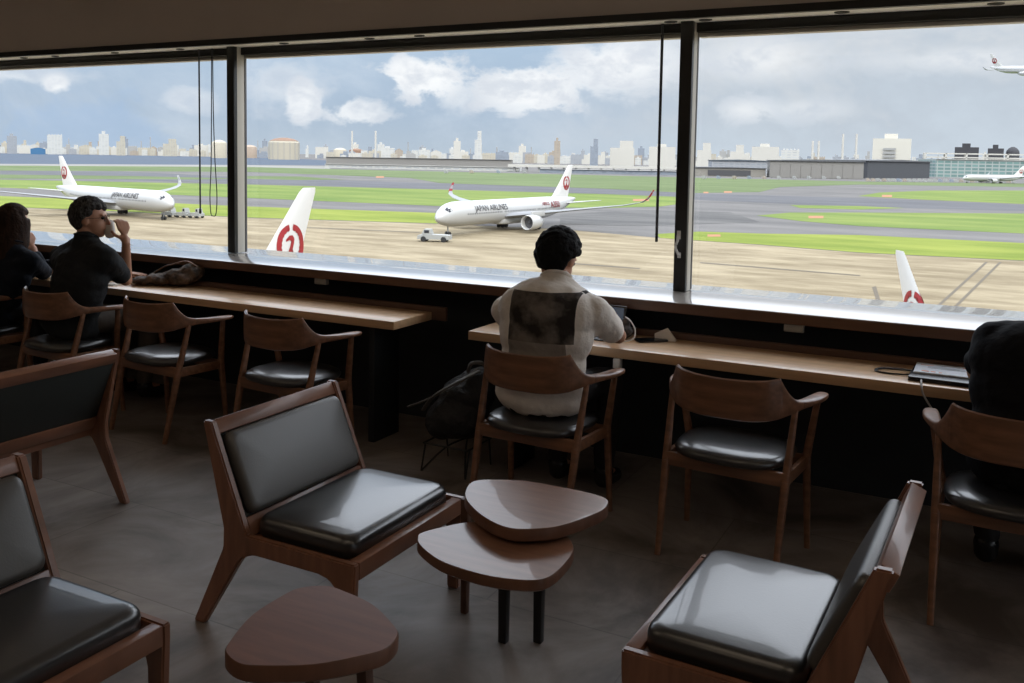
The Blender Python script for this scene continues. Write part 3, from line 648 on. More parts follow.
# pouch, cable, phone, card, adapter
pp = onz(632, 335, CT); po = empty('mesh_pouch', (pp.x, 4.20, CT)); tag(po, 'small dark mesh pouch beside the tablet', 'pouch')
blob([E_((0, 0, .032), (.035, .035, .032)), E_((-.005, .01, .07), (.022, .02, .03))], 'pouch_body', mat('pouch_mesh', (.07, .06, .055), .7, noise=((60, 60, 60), .8)), po, .006, 2, disp=(.03, .012))
b = B(); tube(b, smoothpath([(-.005, 0, .104), (.03, -.02, .09), (.065, -.05, .055), (.07, -.08, .02), (.045, -.10, .006), (.02, -.11, .006)]), .0035, 7)
cb_ = link('charging_cable', b, white_plastic); cb_.location = (pp.x, 4.20, CT); tag(cb_, 'white cable curling from the mesh pouch onto the counter', 'cable')
ph = onz(651, 341, CT); b = B(); box(b, (-.075, -.037, 0), (.075, .037, .009), .004); ph_ = link('smartphone', b, black_plastic); ph_.location = (ph.x, ph.y, CT); ph_.rotation_euler = (0, 0, .75); tag(ph_, 'black phone lying flat on the counter between pouch and white card', 'smartphone')
b = B(); box(b, (-.074, -.036, 0), (.074, .036, .0006), 0, M=Matrix.Translation((0, 0, .0092))); link('screen', b, mat('dark_glass', (.01, .012, .015), .08), ph_)
cd = onz(666, 341, CT); b = B()
vs = [V(p) for p in ((-.06, -.012, 0), (.045, -.012, 0), (.0, 0, .055), (-.055, 0, .040))]; pr = [(-.055, 0), (.050, 0), (.004, .062), (-.058, .030)]
prism(b, pr, lambda a, c, t_: V((a, t_+.25*c, c)), 0, .0015); prism(b, pr, lambda a, c, t_: V((a, t_+.03-.25*c, c)), 0, .0015)
cd_ = link('paper_card', b, mat('paper', (.7, .66, .6), .8)); cd_.location = (cd.x, cd.y, CT); cd_.rotation_euler = (0, 0, .15); tag(cd_, 'folded white paper card standing beside the black phone', 'card')
ad = ony(615.5, 366, 3.93); b = B(); box(b, (-.018, -.018, -.03), (.018, .018, .018), .005); ad_ = link('power_adapter', b, white_plastic); ad_.location = (ad.x, 3.957, .655); tag(ad_, 'small white power adapter under the counter edge by the armrest', 'power adapter')
b = B(); box(b, (-.006, -.006, -.042), (.006, .006, -.030), .001); link('plug', b, black_plastic, ad_)
# brochure, dark laptop, cables
l0 = onz(950, 388, CT); lp = empty('laptop', (-.115, 4.13, CT)); tag(lp, 'closed dark laptop under the brochure', 'laptop'); lp.rotation_euler = (0, 0, -.03)
b = B(); box(b, (-.15, -.14, 0), (.15, .10, .010), .003); link('base', b, black_plastic, lp); b = B(); box(b, (-.15, -.14, .0105), (.15, .10, .018), .003); link('lid', b, black_plastic, lp)
def brochure_mat():
    m = mat('brochure_paper', (.62, .66, .72), .55); return m
bro = empty('brochure', (-.105, 4.165, CT+.0185)); tag(bro, 'pale brochure with small orange marks lying by the person in black', 'brochure')
b = B(); box(b, (-.15, -.10, 0), (.15, .10, .004), .0005); box(b, (-.148, -.098, .004), (.148, .098, .007), .0005); link('pages', b, brochure_mat(), bro)
b = B()
for x, y, w, h in ((-.12, -.075, .028, .012), (-.085, -.075, .018, .012), (-.055, -.078, .012, .010), (-.13, .05, .05, .006), (.03, .06, .06, .006)): box(b, (x, y, .0071), (x+w, y+h, .0076), 0)
link('orange_marks', b, mat('orange_ink', (.75, .22, .08), .6), bro)
b = B()
for x, y, w, h in ((.05, -.06, .06, .018), (-.10, .0, .15, .006), (-.1, .02, .12, .006), (.09, .03, .04, .02)): box(b, (x, y, .0071), (x+w, y+h, .0076), 0)
link('grey_print', b, mat('grey_ink', (.2, .22, .25), .6), bro)
b = B(); c = onz(893, 378, CT); tube(b, smoothpath([(-.10, .02, .004), (-.08, .06, .004), (0, .07, .006), (.07, .03, .008), (.03, -.02, .006), (-.05, -.03, .004), (-.1, .0, .004), (-.06, .04, .008), (.04, .04, .010), (.12, 0, .008)]), .004, 7)
k_ = link('charging_cable', b, black_plastic); k_.location = (c.x+.02, 4.10, CT); tag(k_, 'black cable coiled on the counter beside the brochure', 'cable')
b = B(); tube(b, smoothpath([(-.02, .12, .02), (.0, -.02, .012), (.01, -.155, .005), (.02, -.185, -.03), (.06, -.20, -.09), (.09, -.19, -.15)]), .004, 7); k_ = link('charging_cable', b, mat('grey_cable', (.35, .34, .33), .5)); k_.location = (-.225, 4.10, CT); tag(k_, 'grey cable hanging over the counter edge below the brochure', 'cable')
#OUTSIDE
# ------------------------------------------------------------------ airfield outside, seen from the first floor of the terminal
def gmat(name, col, c2, sc=.02, rough=.9, sc2=None):
    m = bpy.data.materials.new(name); m.use_nodes = True; nt = m.node_tree; b = nt.nodes['Principled BSDF']
    tc = nt.nodes.new('ShaderNodeTexCoord'); mp = nt.nodes.new('ShaderNodeMapping'); mp.inputs['Scale'].default_value = sc2 or (sc*.35, sc, sc); nt.links.new(tc.outputs['Object'], mp.inputs[0])
    n = nt.nodes.new('ShaderNodeTexNoise'); n.inputs['Scale'].default_value = 1; n.inputs['Detail'].default_value = 8; n.inputs['Roughness'].default_value = .65; nt.links.new(mp.outputs[0], n.inputs['Vector'])
    r = nt.nodes.new('ShaderNodeValToRGB'); r.color_ramp.elements[0].position = .36; r.color_ramp.elements[1].position = .66
    r.color_ramp.elements[0].color = (*col, 1); r.color_ramp.elements[1].color = (*c2, 1)
    nt.links.new(n.outputs['Fac'], r.inputs[0]); nt.links.new(r.outputs[0], b.inputs['Base Color']); b.inputs['Roughness'].default_value = rough; b.inputs['Specular IOR Level'].default_value = .15
    return m
asph = gmat('taxiway_asphalt', (.105, .10, .098), (.155, .147, .140), .05)
dark_asph = gmat('runway_asphalt', (.085, .085, .092), (.115, .115, .122), .05)
apron_m = gmat('apron_concrete', (.165, .130, .080), (.30, .25, .165), .16)
grass_near = gmat('mown_grass', (.125, .165, .022), (.205, .235, .042), .08); grass_mid = gmat('meadow_grass', (.095, .145, .030), (.165, .205, .05), .05); grass_far = gmat('far_grass', (.085, .115, .045), (.125, .16, .07), .03)
def flat(name, pts, z, m, kind='structure'):
    b = B(); vs = [b.verts.new(p if isinstance(p, Vector) else onz(p[0], p[1], z)) for p in pts]
    for v in vs: v.co.z = z
    bmesh.ops.triangulate(b, faces=[b.faces.new(vs)]); bmesh.ops.recalc_face_normals(b, faces=b.faces)
    if sum(fc.normal.z for fc in b.faces) < 0: bmesh.ops.reverse_faces(b, faces=b.faces[:])
    me = bpy.data.meshes.new(name); b.to_mesh(me); b.free(); me.materials.append(m); o = bpy.data.objects.new(name, me); COL.objects.link(o); o['kind'] = kind; return o
flat('ground', [V((-9000, 5.2, 0)), V((6000, 5.2, 0)), V((14000, 22000, 0)), V((-24000, 22000, 0))], GZ-.02, asph)
flat('ground_apron', [(-260, 206), (0, 207), (100, 211), (250, 218), (440, 224), (560, 229), (660, 238), (760, 245), (860, 253), (1024, 261), (1300, 276), V((150, 6, 0)), V((-260, 6, 0))], GZ, apron_m)
flat('grass_verge', [(-260, 192), (0, 196), (100, 200), (250, 206.5), (440, 213), (452, 219), (440, 223.5), (250, 217.5), (100, 210.5), (0, 206.5), (-260, 205.5)], GZ+.03, grass_near, 'stuff')
flat('grass_verge', [(655, 234), (700, 231.5), (760, 233.5), (860, 235), (1024, 243), (1300, 255), (1300, 275.5), (1024, 260.5), (860, 252.5), (760, 244.5), (660, 237.8)], GZ+.03, grass_near, 'stuff')
flat('grass_meadow', [(-260, 175), (0, 179.5), (100, 181.5), (250, 184.5), (440, 189.5), (600, 194), (684, 197), (694, 202), (660, 206.5), (600, 208), (440, 206), (250, 198), (0, 187.5), (-260, 183)], GZ+.03, grass_mid, 'stuff')
flat('grass_meadow', [(757, 215.5), (790, 212.5), (860, 212.5), (1024, 213.5), (1300, 220), (1300, 246), (1024, 233.5), (860, 226), (800, 221)], GZ+.03, grass_mid, 'stuff')
flat('grass_field', [(-260, 161), (0, 165.5), (250, 167), (330, 169), (440, 171.5), (690, 177.5), (860, 181.5), (1024, 183.5), (1300, 189), (1300, 191), (1024, 187), (860, 184.5), (780, 187), (760, 192), (690, 193), (600, 188.5), (440, 183), (410, 178), (330, 175), (250, 172), (120, 171), (0, 170.5), (-260, 166)], GZ+.03, grass_far, 'stuff')
flat('grass_field', [(858, 196), (880, 192.5), (930, 190.5), (1024, 190.5), (1300, 196), (1300, 212), (1024, 204), (930, 200)], GZ+.03, grass_mid, 'stuff')
flat('grass_field', [(-260, 170.5), (0, 174.5), (130, 176), (245, 178.5), (200, 179.5), (0, 178.5), (-260, 173.5)], GZ+.03, grass_far, 'stuff')
flat('grass_field', [(246, 176), (300, 176.5), (345, 179.5), (300, 180), (246, 178.8)], GZ+.035, grass_far, 'stuff')
flat('grass_field', [(790, 205), (860, 206), (905, 208), (860, 209.5), (800, 208)], GZ+.03, grass_mid, 'stuff')
flat('road_runway', [(-260, 166.3), (0, 170.8), (120, 171.5), (250, 177.5), (440, 183.3), (600, 188.8), (700, 193.5), (860, 198), (930, 201), (1024, 205), (1300, 213), (1300, 218), (1024, 211), (860, 207), (700, 200), (600, 193.5), (440, 189), (250, 184), (0, 176), (-260, 171)], GZ+.02, dark_asph)
tyre = gmat('tyre_marks', (.06, .055, .055), (.1, .095, .09), .2)
flat('trim_7', [(560, 214), (640, 210), (730, 212), (760, 222), (640, 226), (560, 224)], GZ+.03, gmat('dark_taxi_patch', (.075, .073, .072), (.125, .12, .115), .06))
mk = mat('orange_marking', (.30, .13, .055), .8)
for x, y, w, h in ((816, 217, 15, 2.4), (887, 196, 10, 2.2), (714, 235.5, 13, 2.2), (728, 192, 8, 1.6), (706, 192.5, 5, 1.4), (641, 200, 16, 2), (380, 177, 8, 1.6), (500, 219, 0, 0)):
    if w: o = flat('taxiway_marking', [(x-w/2, y+h/2), (x+w/2, y+h/2), (x+w/2, y-h/2), (x-w/2, y-h/2)], GZ+.045, mk, 'thing'); tag(o, 'orange painted patch beside a taxiway', 'ground marking', 'orange painted ground patches')
yl = mat('worn_line', (.10, .08, .055), .9)
for q in ([(985, 262), (988, 262), (940, 306), (936, 306)], [(999, 262), (1002, 262), (958, 306), (954, 306)], [(878, 306), (882, 305), (876, 286), (872, 287)], [(560, 262), (640, 268), (640, 269), (560, 263)], [(280, 226), (420, 232), (420, 232.7), (280, 226.7)], [(700, 262), (860, 275), (860, 276), (700, 263)]):
    flat('trim_8', q, GZ+.03, yl)
water_m = mat('bay_water', (.078, .096, .125), .9, spec=.1)
flat('water_bay', [(-260, 148.5), (0, 153.2), (200, 156.5), (290, 158.4), (334, 160.8), (340, 165.5), (250, 165), (0, 163.8), (-260, 159.5)], GZ-.005, water_m)
flat('trim_9', [(-260, 159.5), (0, 163.8), (250, 165), (330, 166), (330, 169), (250, 167), (0, 165.5), (-260, 161)], GZ+.02, gmat('shore_stone', (.19, .185, .17), (.25, .24, .22), .02))

# ------------------------------------------------------------------ aeroplanes (nose to +x, origin on the ground)
paint = mat('aircraft_white_paint', (0.400, 0.400, 0.395), .35, coat=.3); pgrey = mat('aircraft_grey_paint', (0.210, 0.215, 0.225), .45); red = mat('livery_red', (0.277, 0.011, 0.015), .5); nacelle_dark = mat('intake_dark', (.06, .06, .065), .5); letter = mat('title_black', (.045, .045, .05), .6); glassd = mat('cockpit_glass', (.02, .022, .03), .15); tyre_m = mat('aircraft_tyre', (.02, .02, .02), .8)
pfin_sunlit = mat('aircraft_fin_sunlit_white', (0.58, 0.57, 0.55), .4)  # hull white made lighter, so the fin's sunlit look sits in the colour
def crane(parent, M, r, mirror=1):
    """round red crane emblem on the fin, drawn as raised paint"""
    o = bpy.data.objects.new('tail_emblem', None)
    b = B()
    def pl(pts): prism(b, [(x*mirror*r, y*r) for x, y in pts], lambda a, c, t: M @ V((a, t, c)), 0, .02)
    for s in (1, -1):      # wings closing into a circle, feather notches on the inner side
        out = [(s*math.sin(a)*1.0, -math.cos(a)*1.0) for a in [math.radians(q) for q in range(28, 176, 8)]]
        inn = []
        for q in range(172, 40, -8):
            a = math.radians(q); w = .46+.12*math.sin(math.radians(q)*.5+.2)+(.03 if (q//8) % 2 else -.01)
            inn.append((s*math.sin(a)*min(w+.10, .93), -math.cos(a)*min(w+.12, .95)+.03))
        pl(out+inn+[(s*.16, -.42)])
    pl([(-.75, -.50), (-.30, -.32), (-.16, -.10), (-.06, .10), (.0, .26), (-.12, .34), (-.38, .27), (-.38, .36), (-.14, .52), (.10, .52), (.24, .36), (.20, .12), (.12, -.08), (.26, -.32), (.75, -.50), (.46, -.90), (0, -1.0), (-.46, -.90)])
    return link('tail_emblem', b, red, parent, 0)
def text(name, body, size, M, m, parent, squash=1.):
    c = bpy.data.curves.new(name, 'FONT'); c.body = body; c.size = size; c.align_x = 'CENTER'; c.extrude = .01; c.offset = .015*size; c.resolution_u = 2
    o = bpy.data.objects.new(name, c); COL.objects.link(o); dg = bpy.context.evaluated_depsgraph_get(); me = bpy.data.meshes.new_from_object(o.evaluated_get(dg)); bpy.data.objects.remove(o)
    me.materials.clear(); me.materials.append(m); o = bpy.data.objects.new(name, me); COL.objects.link(o); me.transform(M); o.parent = parent; return o
def slice_(o, axis, step):
    b = bmesh.new(); b.from_mesh(o.data); c = [v.co[axis] for v in b.verts]; q = min(c)+step; n = V((0, 0, 0)); n[axis] = 1
    while q < max(c):
        p = V((0, 0, 0)); p[axis] = q; bmesh.ops.bisect_plane(b, geom=b.verts[:]+b.edges[:]+b.faces[:], plane_co=p, plane_no=n); q += step
    b.to_mesh(o.data); b.free()
def airliner(label, L=66.8, span=64.7, ht=17., r=2.98, loc=(0, 0, 0), rz=0, titles=(), red_titles=False, gear=True, group=None, cat='aeroplane'):
    k = L/66.8; t = empty('airliner', loc, rz); tag(t, label, cat, group); zc = r+2.1*k
    # fuselage
    N = 56; rings = []
    prof = [(0, .03, -.28), (.006, .22, -.25), (.015, .40, -.21), (.03, .62, -.13), (.05, .80, -.06), (.075, .93, -.02), (.10, .99, 0), (.14, 1, 0), (.4, 1, 0), (.66, 1, 0), (.74, .96, .04), (.82, .80, .18), (.90, .52, .42), (.96, .27, .60), (.99, .13, .68), (1, .04, .70)]
    for u, q, dz in prof:
        x = L/2-u*L; rings.append([V((x, math.cos(a)*r*q, zc+dz*r+math.sin(a)*r*q*1.02)) for a in [2*math.pi*i/N for i in range(N)]])
    b = B(); loft(b, rings); fu = link('fuselage', b, paint, t, 180)
    # cockpit windows
    b = B()
    def skin_pt(u, a, out=1.004):
        for (u0, q0, d0), (u1, q1, d1) in zip(prof, prof[1:]):
            if u0 <= u <= u1:
                w = (u-u0)/(u1-u0); q = q0+(q1-q0)*w; d = d0+(d1-d0)*w; break
        return V((L/2-u*L, math.cos(a)*r*q*out, zc+d*r+math.sin(a)*r*q*1.02*out))
    R_ = math.radians
    for s in (1, -1):
        g = lambda d: R_(90-d*s)
        for u0, u1, a0, a1 in ((.028, .040, 4, 30), (.030, .044, 33, 52), (.036, .050, 54, 66)):
            vs = [b.verts.new(skin_pt(u, g(a), 1.012)) for u, a in ((u0, a0), (u1, a0*.8), (u1+.003, a1*.9), (u0+.004, a1))]; b.faces.new(vs)
    link('cockpit_windows', b, glassd, fu, 0)
    # cabin windows and doors
    b = B()
    for s in (1, -1):
        for i in range(58):
            u = .13+i*.0115
            if abs(u-.36) < .01 or abs(u-.6) < .01: continue
            c = skin_pt(u, 0 if s > 0 else math.pi, 1.003); c.z += .05*k; box(b, c-V((.14*k, .02, .20*k)), c+V((.14*k, .02, .20*k)), 0)
    link('cabin_windows', b, nacelle_dark, fu, 0)
    # wings
    half = span/2; dz = .1*half
    def airfoil(x0, c, y, z, th, n=10):
        up = [(x0-c*(i/n)**1.3, z+th*c*math.sin(math.pi*(i/n)**.7)*.65) for i in range(n+1)]; lo = [(x0-c*(i/n)**1.3, z-th*c*math.sin(math.pi*(i/n)**.7)*.35) for i in range(n-1, 0, -1)]
        return [V((a, y, q)) for a, q in up+lo]
    for s in (1, -1):
        b = B(); loft(b, [airfoil(9.5*k, 13.5*k, s*r*.4, zc-1.35*k, .12), airfoil(8*k, 12.5*k, s*(r+.5), zc-1.15*k, .11), airfoil(0*k, 7.6*k, s*half*.36, zc-.1*k, .10), airfoil(-9.3*k, 3.5*k, s*half*.84, zc+.06*half, .09), airfoil(-12.2*k, 2.2*k, s*half*.95, zc+.085*half, .09), airfoil(-14.0*k, 1.5*k, s*half*.985, zc+.115*half, .09), airfoil(-16.0*k, .8*k, s*half, zc+.17*half, .09)])
        wg = link('wing', b, pgrey, t, 60)
        b = B(); loft(b, [airfoil(-13.2*k, 1.9*k, s*half*.976, zc+.104*half, .10), airfoil(-14.6*k, 1.5*k, s*half*.992, zc+.135*half, .10), airfoil(-16.4*k, .9*k, s*half*1.003, zc+.185*half, .10)]); link('winglet', b, red if red_titles else paint, wg, 60)
        # engine
        ey = s*half*.325; ex = 7.2*k; ez = zc-2.35*k; er = 1.85*k
        def er_ring(x, q, n=24): return [V((ex+x*k, ey+math.cos(a)*q*er, ez+math.sin(a)*q*er)) for a in [2*math.pi*i/n for i in range(n)]]
        b = B(); loft(b, [er_ring(x, q) for x, q in ((1.2, .50), (1.3, .84), (2.6, .86), (2.9, .92), (2.95, .97), (2.6, 1.02), (1.0, 1.06), (-.8, .98), (-2.6, .78), (-2.7, .70))]); en = link('engine', b, paint, t, 60)
        b = B(); loft(b, [er_ring(x, q) for x, q in ((1.32, .84), (1.45, .83))]); loft(b, [er_ring(x, q) for x, q in ((1.45, .28), (2.1, .05))]); link('fan', b, nacelle_dark, en, 60)
        b = B(); loft(b, [er_ring(x, q) for x, q in ((-2.6, .62), (-4.2, .36), (-4.9, .10))]); link('exhaust', b, pgrey, en, 60)
        b = B(); box(b, (ex-5.5*k, ey-.2*k, ez+er*.75), (ex+.8*k, ey+.2*k, ez+er*1.45), .05); link('pylon', b, paint, en)
        # tailplane
        b = B(); loft(b, [airfoil(-L/2+9.2*k, 5.6*k, s*.5, zc+.9*k, .09), airfoil(-L/2+3.2*k, 2.2*k, s*9.4*k, zc+1.9*k, .09)]); link('tailplane', b, paint, t, 60)
    # fin
    fz0 = zc+r*.75; ftop = ht
    def fr(x0, c, z, w):
        return [V((x0-c*(i/8), w*math.sin(math.pi*(i/8)**.7), z)) for i in range(9)]+[V((x0-c*(i/8), -w*math.sin(math.pi*(i/8)**.7), z)) for i in range(7, 0, -1)]
    h = ftop-fz0
    x0 = -L/2+13.8*k; xt = -L/2+13.8*k-h*.92
    b = B(); loft(b, [fr(x0+2.2*k, 11.5*k, fz0-.3*k, .42*k), fr(x0, 9.4*k, fz0+.6*k, .38*k), fr(x0+(xt-x0)*.5, 9.4*k*.5+2.9*k*.5, fz0+h*.5, .28*k), fr(xt+.1*k, 3.0*k, ftop-.35, .15*k), fr(xt-.6*k, 2.3*k, ftop, .06*k)])
    fi = link('fin', b, pfin_sunlit, t, 60)
    secs = [(fz0+.6*k, x0, 9.4*k, .38*k), (fz0+h*.5, x0+(xt-x0)*.5, 6.15*k, .28*k), (ftop-.35, xt+.1*k, 3.0*k, .15*k)]
    def hug(o, s, off):
        slice_(o, 0, .5); slice_(o, 2, .5)
        _ = 0        # lay the emblem onto the curved fin skin
        for v in o.data.vertices:
            z = min(max(v.co.z, secs[0][0]), secs[2][0]-.01)
            for A_, B_ in zip(secs, secs[1:]):
                if A_[0] <= z <= B_[0]:
                    w_ = (z-A_[0])/(B_[0]-A_[0]); X_, C_, T_ = [A_[q]+(B_[q]-A_[q])*w_ for q in (1, 2, 3)]
            uu = min(max((X_-v.co.x)/C_, 0), 1); v.co.y = s*(T_*math.sin(math.pi*uu**.7)+off)
    ex_ = x0+(xt-x0)*.47-3.9*k; ez_ = fz0+h*.46; er2 = min(h*.215, 2.35)
    for s in (1, -1):
        em = crane(fi, Matrix.Translation((ex_, 0, ez_)), er2, -s); hug(em, s, .03)
        em = text('emblem_letters', 'JAL', er2*.42, Matrix.Translation((ex_, 0, ez_-er2*.80)) @ (Matrix.Rotation(math.pi/2, 4, 'X') if s < 0 else Matrix.Rotation(math.pi, 4, 'Z') @ Matrix.Rotation(math.pi/2, 4, 'X')), paint, fi); hug(em, s, .06)
    for body, size, u, zo, m in titles:
        for s in (1, -1):
            M = Matrix.Translation((L/2-u*L, s*(r*1.0+.02), zc+zo)) @ (Matrix.Rotation(math.pi/2, 4, 'X') if s < 0 else Matrix.Rotation(math.pi, 4, 'Z') @ Matrix.Rotation(math.pi/2, 4, 'X'))
            o = text('title_lettering', body, size, M, m, fu); slice_(o, 2, .22)
            for v in o.data.vertices:     # wrap the paint round the hull
                dzv = v.co.z-zc; v.co.y = s*math.sqrt(max(r*r-(dzv/1.02)**2, .1))*1.0+s*.07
    if gear:
        def wheels(name, cx, cy, n, wr, w):
            b = B(); tube(b, [(cx, cy, wr), (cx, cy, zc-r*.75)], .16*k, 8); g_ = link(name, b, pgrey, t)
            for i in range(n):
                for s in (1, -1):
                    b = B(); x = cx+(i-(n-1)/2)*wr*2.3; tube(b, [(x, cy+s*w-.2*k, wr), (x, cy+s*w+.2*k, wr)], wr, 16); link('wheel', b, tyre_m, g_, 60)
        wheels('nose_gear', L/2-4.6*k, 0, 1, .52*k, .4*k); wheels('main_gear', -2.6*k, 5.2*k, 2, .68*k, .7*k); wheels('main_gear', -2.6*k, -5.2*k, 2, .68*k, .7*k)
        b = B(); cushion(b, 14*k, r*1.7, 2.0*k, 2*k, .9*k, Matrix.Translation((2*k, 0, zc-r*1.12))); link('belly_fairing', b, paint, t, 60)
    return t
def place(n, d1, tl, d2):   # nose pixel x and depth, tail pixel x and depth
    a = ond(n, hor(n), d1); c = ond(tl, hor(tl), d2); m = (a+c)/2; return (m.x, m.y, GZ), math.atan2(a.y-c.y, a.x-c.x), (a-c).length
loc, rz, ln = place(432, 211, 579, 270); print('A350 mid', ln)
airliner('white airliner being towed, tail with red emblem above the bowed head of the tablet user', loc=loc, rz=rz, titles=(('JAPAN AIRLINES', 2.0, .285, .58, letter), ('AIRBUS', 1.2, .68, .95, red), ('A350', 2.3, .755, .25, red)), red_titles=True)
loc, rz, ln = place(180, 246, 50, 292); print('left', ln)
airliner('white airliner being towed behind the grey-haired man', loc=loc, rz=rz, titles=(('JAPAN AIRLINES', 2.0, .30, .58, letter),))
# parked ones of which only the fins rise above the ledge
def heading(p, sx, sy):
    v = V((p.x, p.y, 0)).normalized(); r_ = V((v.y, -v.x, 0)); d = r_*sx-v*sy; return math.atan2(d.y, d.x)
def parked(label, px, py, D, ht, L, span, r, sx, sy):
    k = L/66.8; p = ond(px, py, D); rz = heading(p, sx, sy); zc = r+2.1*k; fz0 = zc+r*.75; h = ht-fz0
    tipx = -L/2+13.8*k-h*.92-1.7*k; d = V((math.cos(rz), math.sin(rz), 0)); base = p-d*tipx
    return airliner(label, L, span, ht, r, (base.x, base.y, GZ), rz)
parked('parked airliner whose fin with red emblem rises above the ledge beside the post', 309, 188, 84, 19-34*84/f, 54.9, 47.6, 2.5, -.58, .81)
parked('parked airliner whose narrow fin with red emblem rises above the ledge over the brochure', 900, 250, 68, 19-87*68/f, 38, 34, 1.9, .42, .90)
p = ond(1023, 66, 470); o = airliner('small airliner flying low in the grey sky near the window edge', 38, 34, 11.5, 1.9, (0, 0, 0), 0, gear=False)
o.location = p-V((-.0, 0, 5)); o.rotation_euler = (.16, .08, heading(p, .80, .60))
loc, rz, ln = place(955, 950, 1035, 965); airliner('long white airliner parked far off in front of the glass terminal', 73.9, 64.8, 18.5, 3.1, loc, rz)

# tow tractors and carts
tug_w = mat('tractor_white', (0.302, 0.307, 0.294), .5); tug_y = mat('tractor_yellow', (0.231, 0.189, 0.021), .5)
def tractor(px, py, label, rz, m=tug_w, s=1.):
    p = onz(px, py, GZ); t = empty('tow_tractor', (p.x, p.y, GZ), rz); tag(t, label, 'airport vehicle')
    b = B(); prism(b, [(-3.6*s, .55), (-3.6*s, 1.5), (-1.2*s, 1.6), (1.6*s, 1.6), (3.7*s, 1.35), (3.8*s, .55)], lambda a, c, q: V((a, q, c)), -1.3, 1.3); link('chassis', b, m, t)
    b = B(); prism(b, [(.6*s, 1.62), (.9*s, 2.75), (2.3*s, 2.75), (2.9*s, 1.55)], lambda a, c, q: V((a, q, c)), -1.1, 1.1); cb = link('cab', b, m, t)
    b = B(); box(b, (1.1*s, -1.13, 1.9), (2.2*s, 1.13, 2.55), .03); link('cab_window', b, glassd, cb)
    for x in (-2.3*s, 2.3*s):
        for y in (-1.25, 1.25): wr = .6 if s > .7 else .36; b = B(); tube(b, [(x, y-.25, wr), (x, y+.25, wr)], wr, 16); link('wheel', b, tyre_m, t, 60)
    return t
tractor(435, 241.5, 'white tow tractor under the nose of the airliner above the tablet user', math.pi+.3)
tractor(169.5, 217, 'white tow tractor at the nose of the airliner behind the grey-haired man', .2, s=.5)
tractor(183.5, 217.5, 'small white vehicle in the middle of the row ahead of the towed airliner', .2, s=.48)
tractor(196.5, 218, 'pale vehicle at the front of the row ahead of the towed airliner', .2, s=.48)

# ------------------------------------------------------------------ the far side
def bmat(name, col, win=None, wc=(.25, .27, .3)):
    col = tuple(c*.66 for c in col); wc = tuple(c*.66 for c in wc)
    m = bpy.data.materials.new(name); m.use_nodes = True; nt = m.node_tree; b = nt.nodes['Principled BSDF']; b.inputs['Roughness'].default_value = .8
    b.inputs['Base Color'].default_value = (*col, 1)
    if win:
        tc = nt.nodes.new('ShaderNodeTexCoord'); sp = nt.nodes.new('ShaderNodeSeparateXYZ'); nt.links.new(tc.outputs['Object'], sp.inputs[0])
        ad = nt.nodes.new('ShaderNodeMath'); nt.links.new(sp.outputs[0], ad.inputs[0]); nt.links.new(sp.outputs[1], ad.inputs[1]); cb = nt.nodes.new('ShaderNodeCombineXYZ'); nt.links.new(ad.outputs[0], cb.inputs[0]); nt.links.new(sp.outputs[2], cb.inputs[1])
        br = nt.nodes.new('ShaderNodeTexBrick'); br.offset = 0; br.inputs['Scale'].default_value = 1; br.inputs['Brick Width'].default_value = win[0]; br.inputs['Row Height'].default_value = win[1]; br.inputs['Mortar Size'].default_value = win[2]
        br.inputs['Color1'].default_value = (*wc, 1); br.inputs['Color2'].default_value = (*[c*1.4 for c in wc], 1); br.inputs['Mortar'].default_value = (*col, 1)
        nt.links.new(cb.outputs[0], br.inputs['Vector']); nt.links.new(br.outputs['Color'], b.inputs['Base Color'])
    return m
creams = [bmat('cream_facade', (.62, .57, .46), (9, 5, 1.7), (.40, .40, .38)), bmat('white_facade', (.72, .72, .68), (11, 5, 1.8), (.48, .50, .52)), bmat('grey_facade', (.42, .44, .47), (8, 4, 1.4), (.30, .33, .37)), bmat('tan_facade', (.50, .43, .35), (9, 5, 1.7), (.34, .31, .28)), bmat('bluegrey_facade', (.33, .37, .43), (8, 5, 1.5), (.26, .30, .36)), bmat('plain_white', (.72, .70, .64)), bmat('plain_grey', (.46, .46, .45))]  # pale, low-contrast wall and window tones stand in for distance haze
def face_rz(p): return math.atan2(p.y, p.x)-math.pi/2
def building(px, D, wpx, hpx, style, m, name='distant_building', label='hazy low building in the city skyline beyond the airfield', group='buildings of the hazy skyline', dep=None, rzo=0.):
    """width and height given by the angle it fills; stands on the ground at distance D"""
    p = ond(px, hor(px), D); p.z = GZ; w = wpx*D/f/math.sqrt(1+((px-PX)/f)**2); h = hpx*D/f; d = dep or max(12, min(w*.8, 60)); b = B()
    if style == 0: box(b, (-w/2, -d/2, 0), (w/2, d/2, h), 0); box(b, (-w*.2, -d*.2, h), (w*.15, d*.2, h*1.12+1), 0)
    elif style == 1: box(b, (-w/2, -d/2, 0), (w/2, d/2, h*.72), 0); box(b, (-w*.1, -d/2+1, h*.72), (w*.45, d/2-1, h), 0)
    elif style == 2: prism(b, [(-w/2, 0), (-w/2, h*.8), (0, h), (w/2, h*.8), (w/2, 0)], lambda a, c, q: V((a, q, c)), -d/2, d/2)
    elif style == 3: revolve(b, [(w/2, 0), (w/2*.92, h*.6), (w/2*.85, h)], 12)
    elif style == 4: box(b, (-w/2, -d/2, 0), (w/2, d/2, h), 0); [box(b, (-w*.4+w*.2*i, -d*.3, h), (-w*.4+w*.2*i+w*.08, d*.1, h+2.5), 0) for i in range(5)]
    elif style == 5: revolve(b, [(w/2, 0), (w/2, h*.78), (w/2*.93, h*.86), (w*.3, h*.95), (w*.1, h)], 28)
    o = link(name, b, m, None, 30); o.location = (p.x, p.y, GZ); o.rotation_euler = (0, 0, face_rz(p)+rzo); tag(o, label, 'building', group); return o
rnd = random.Random(11)
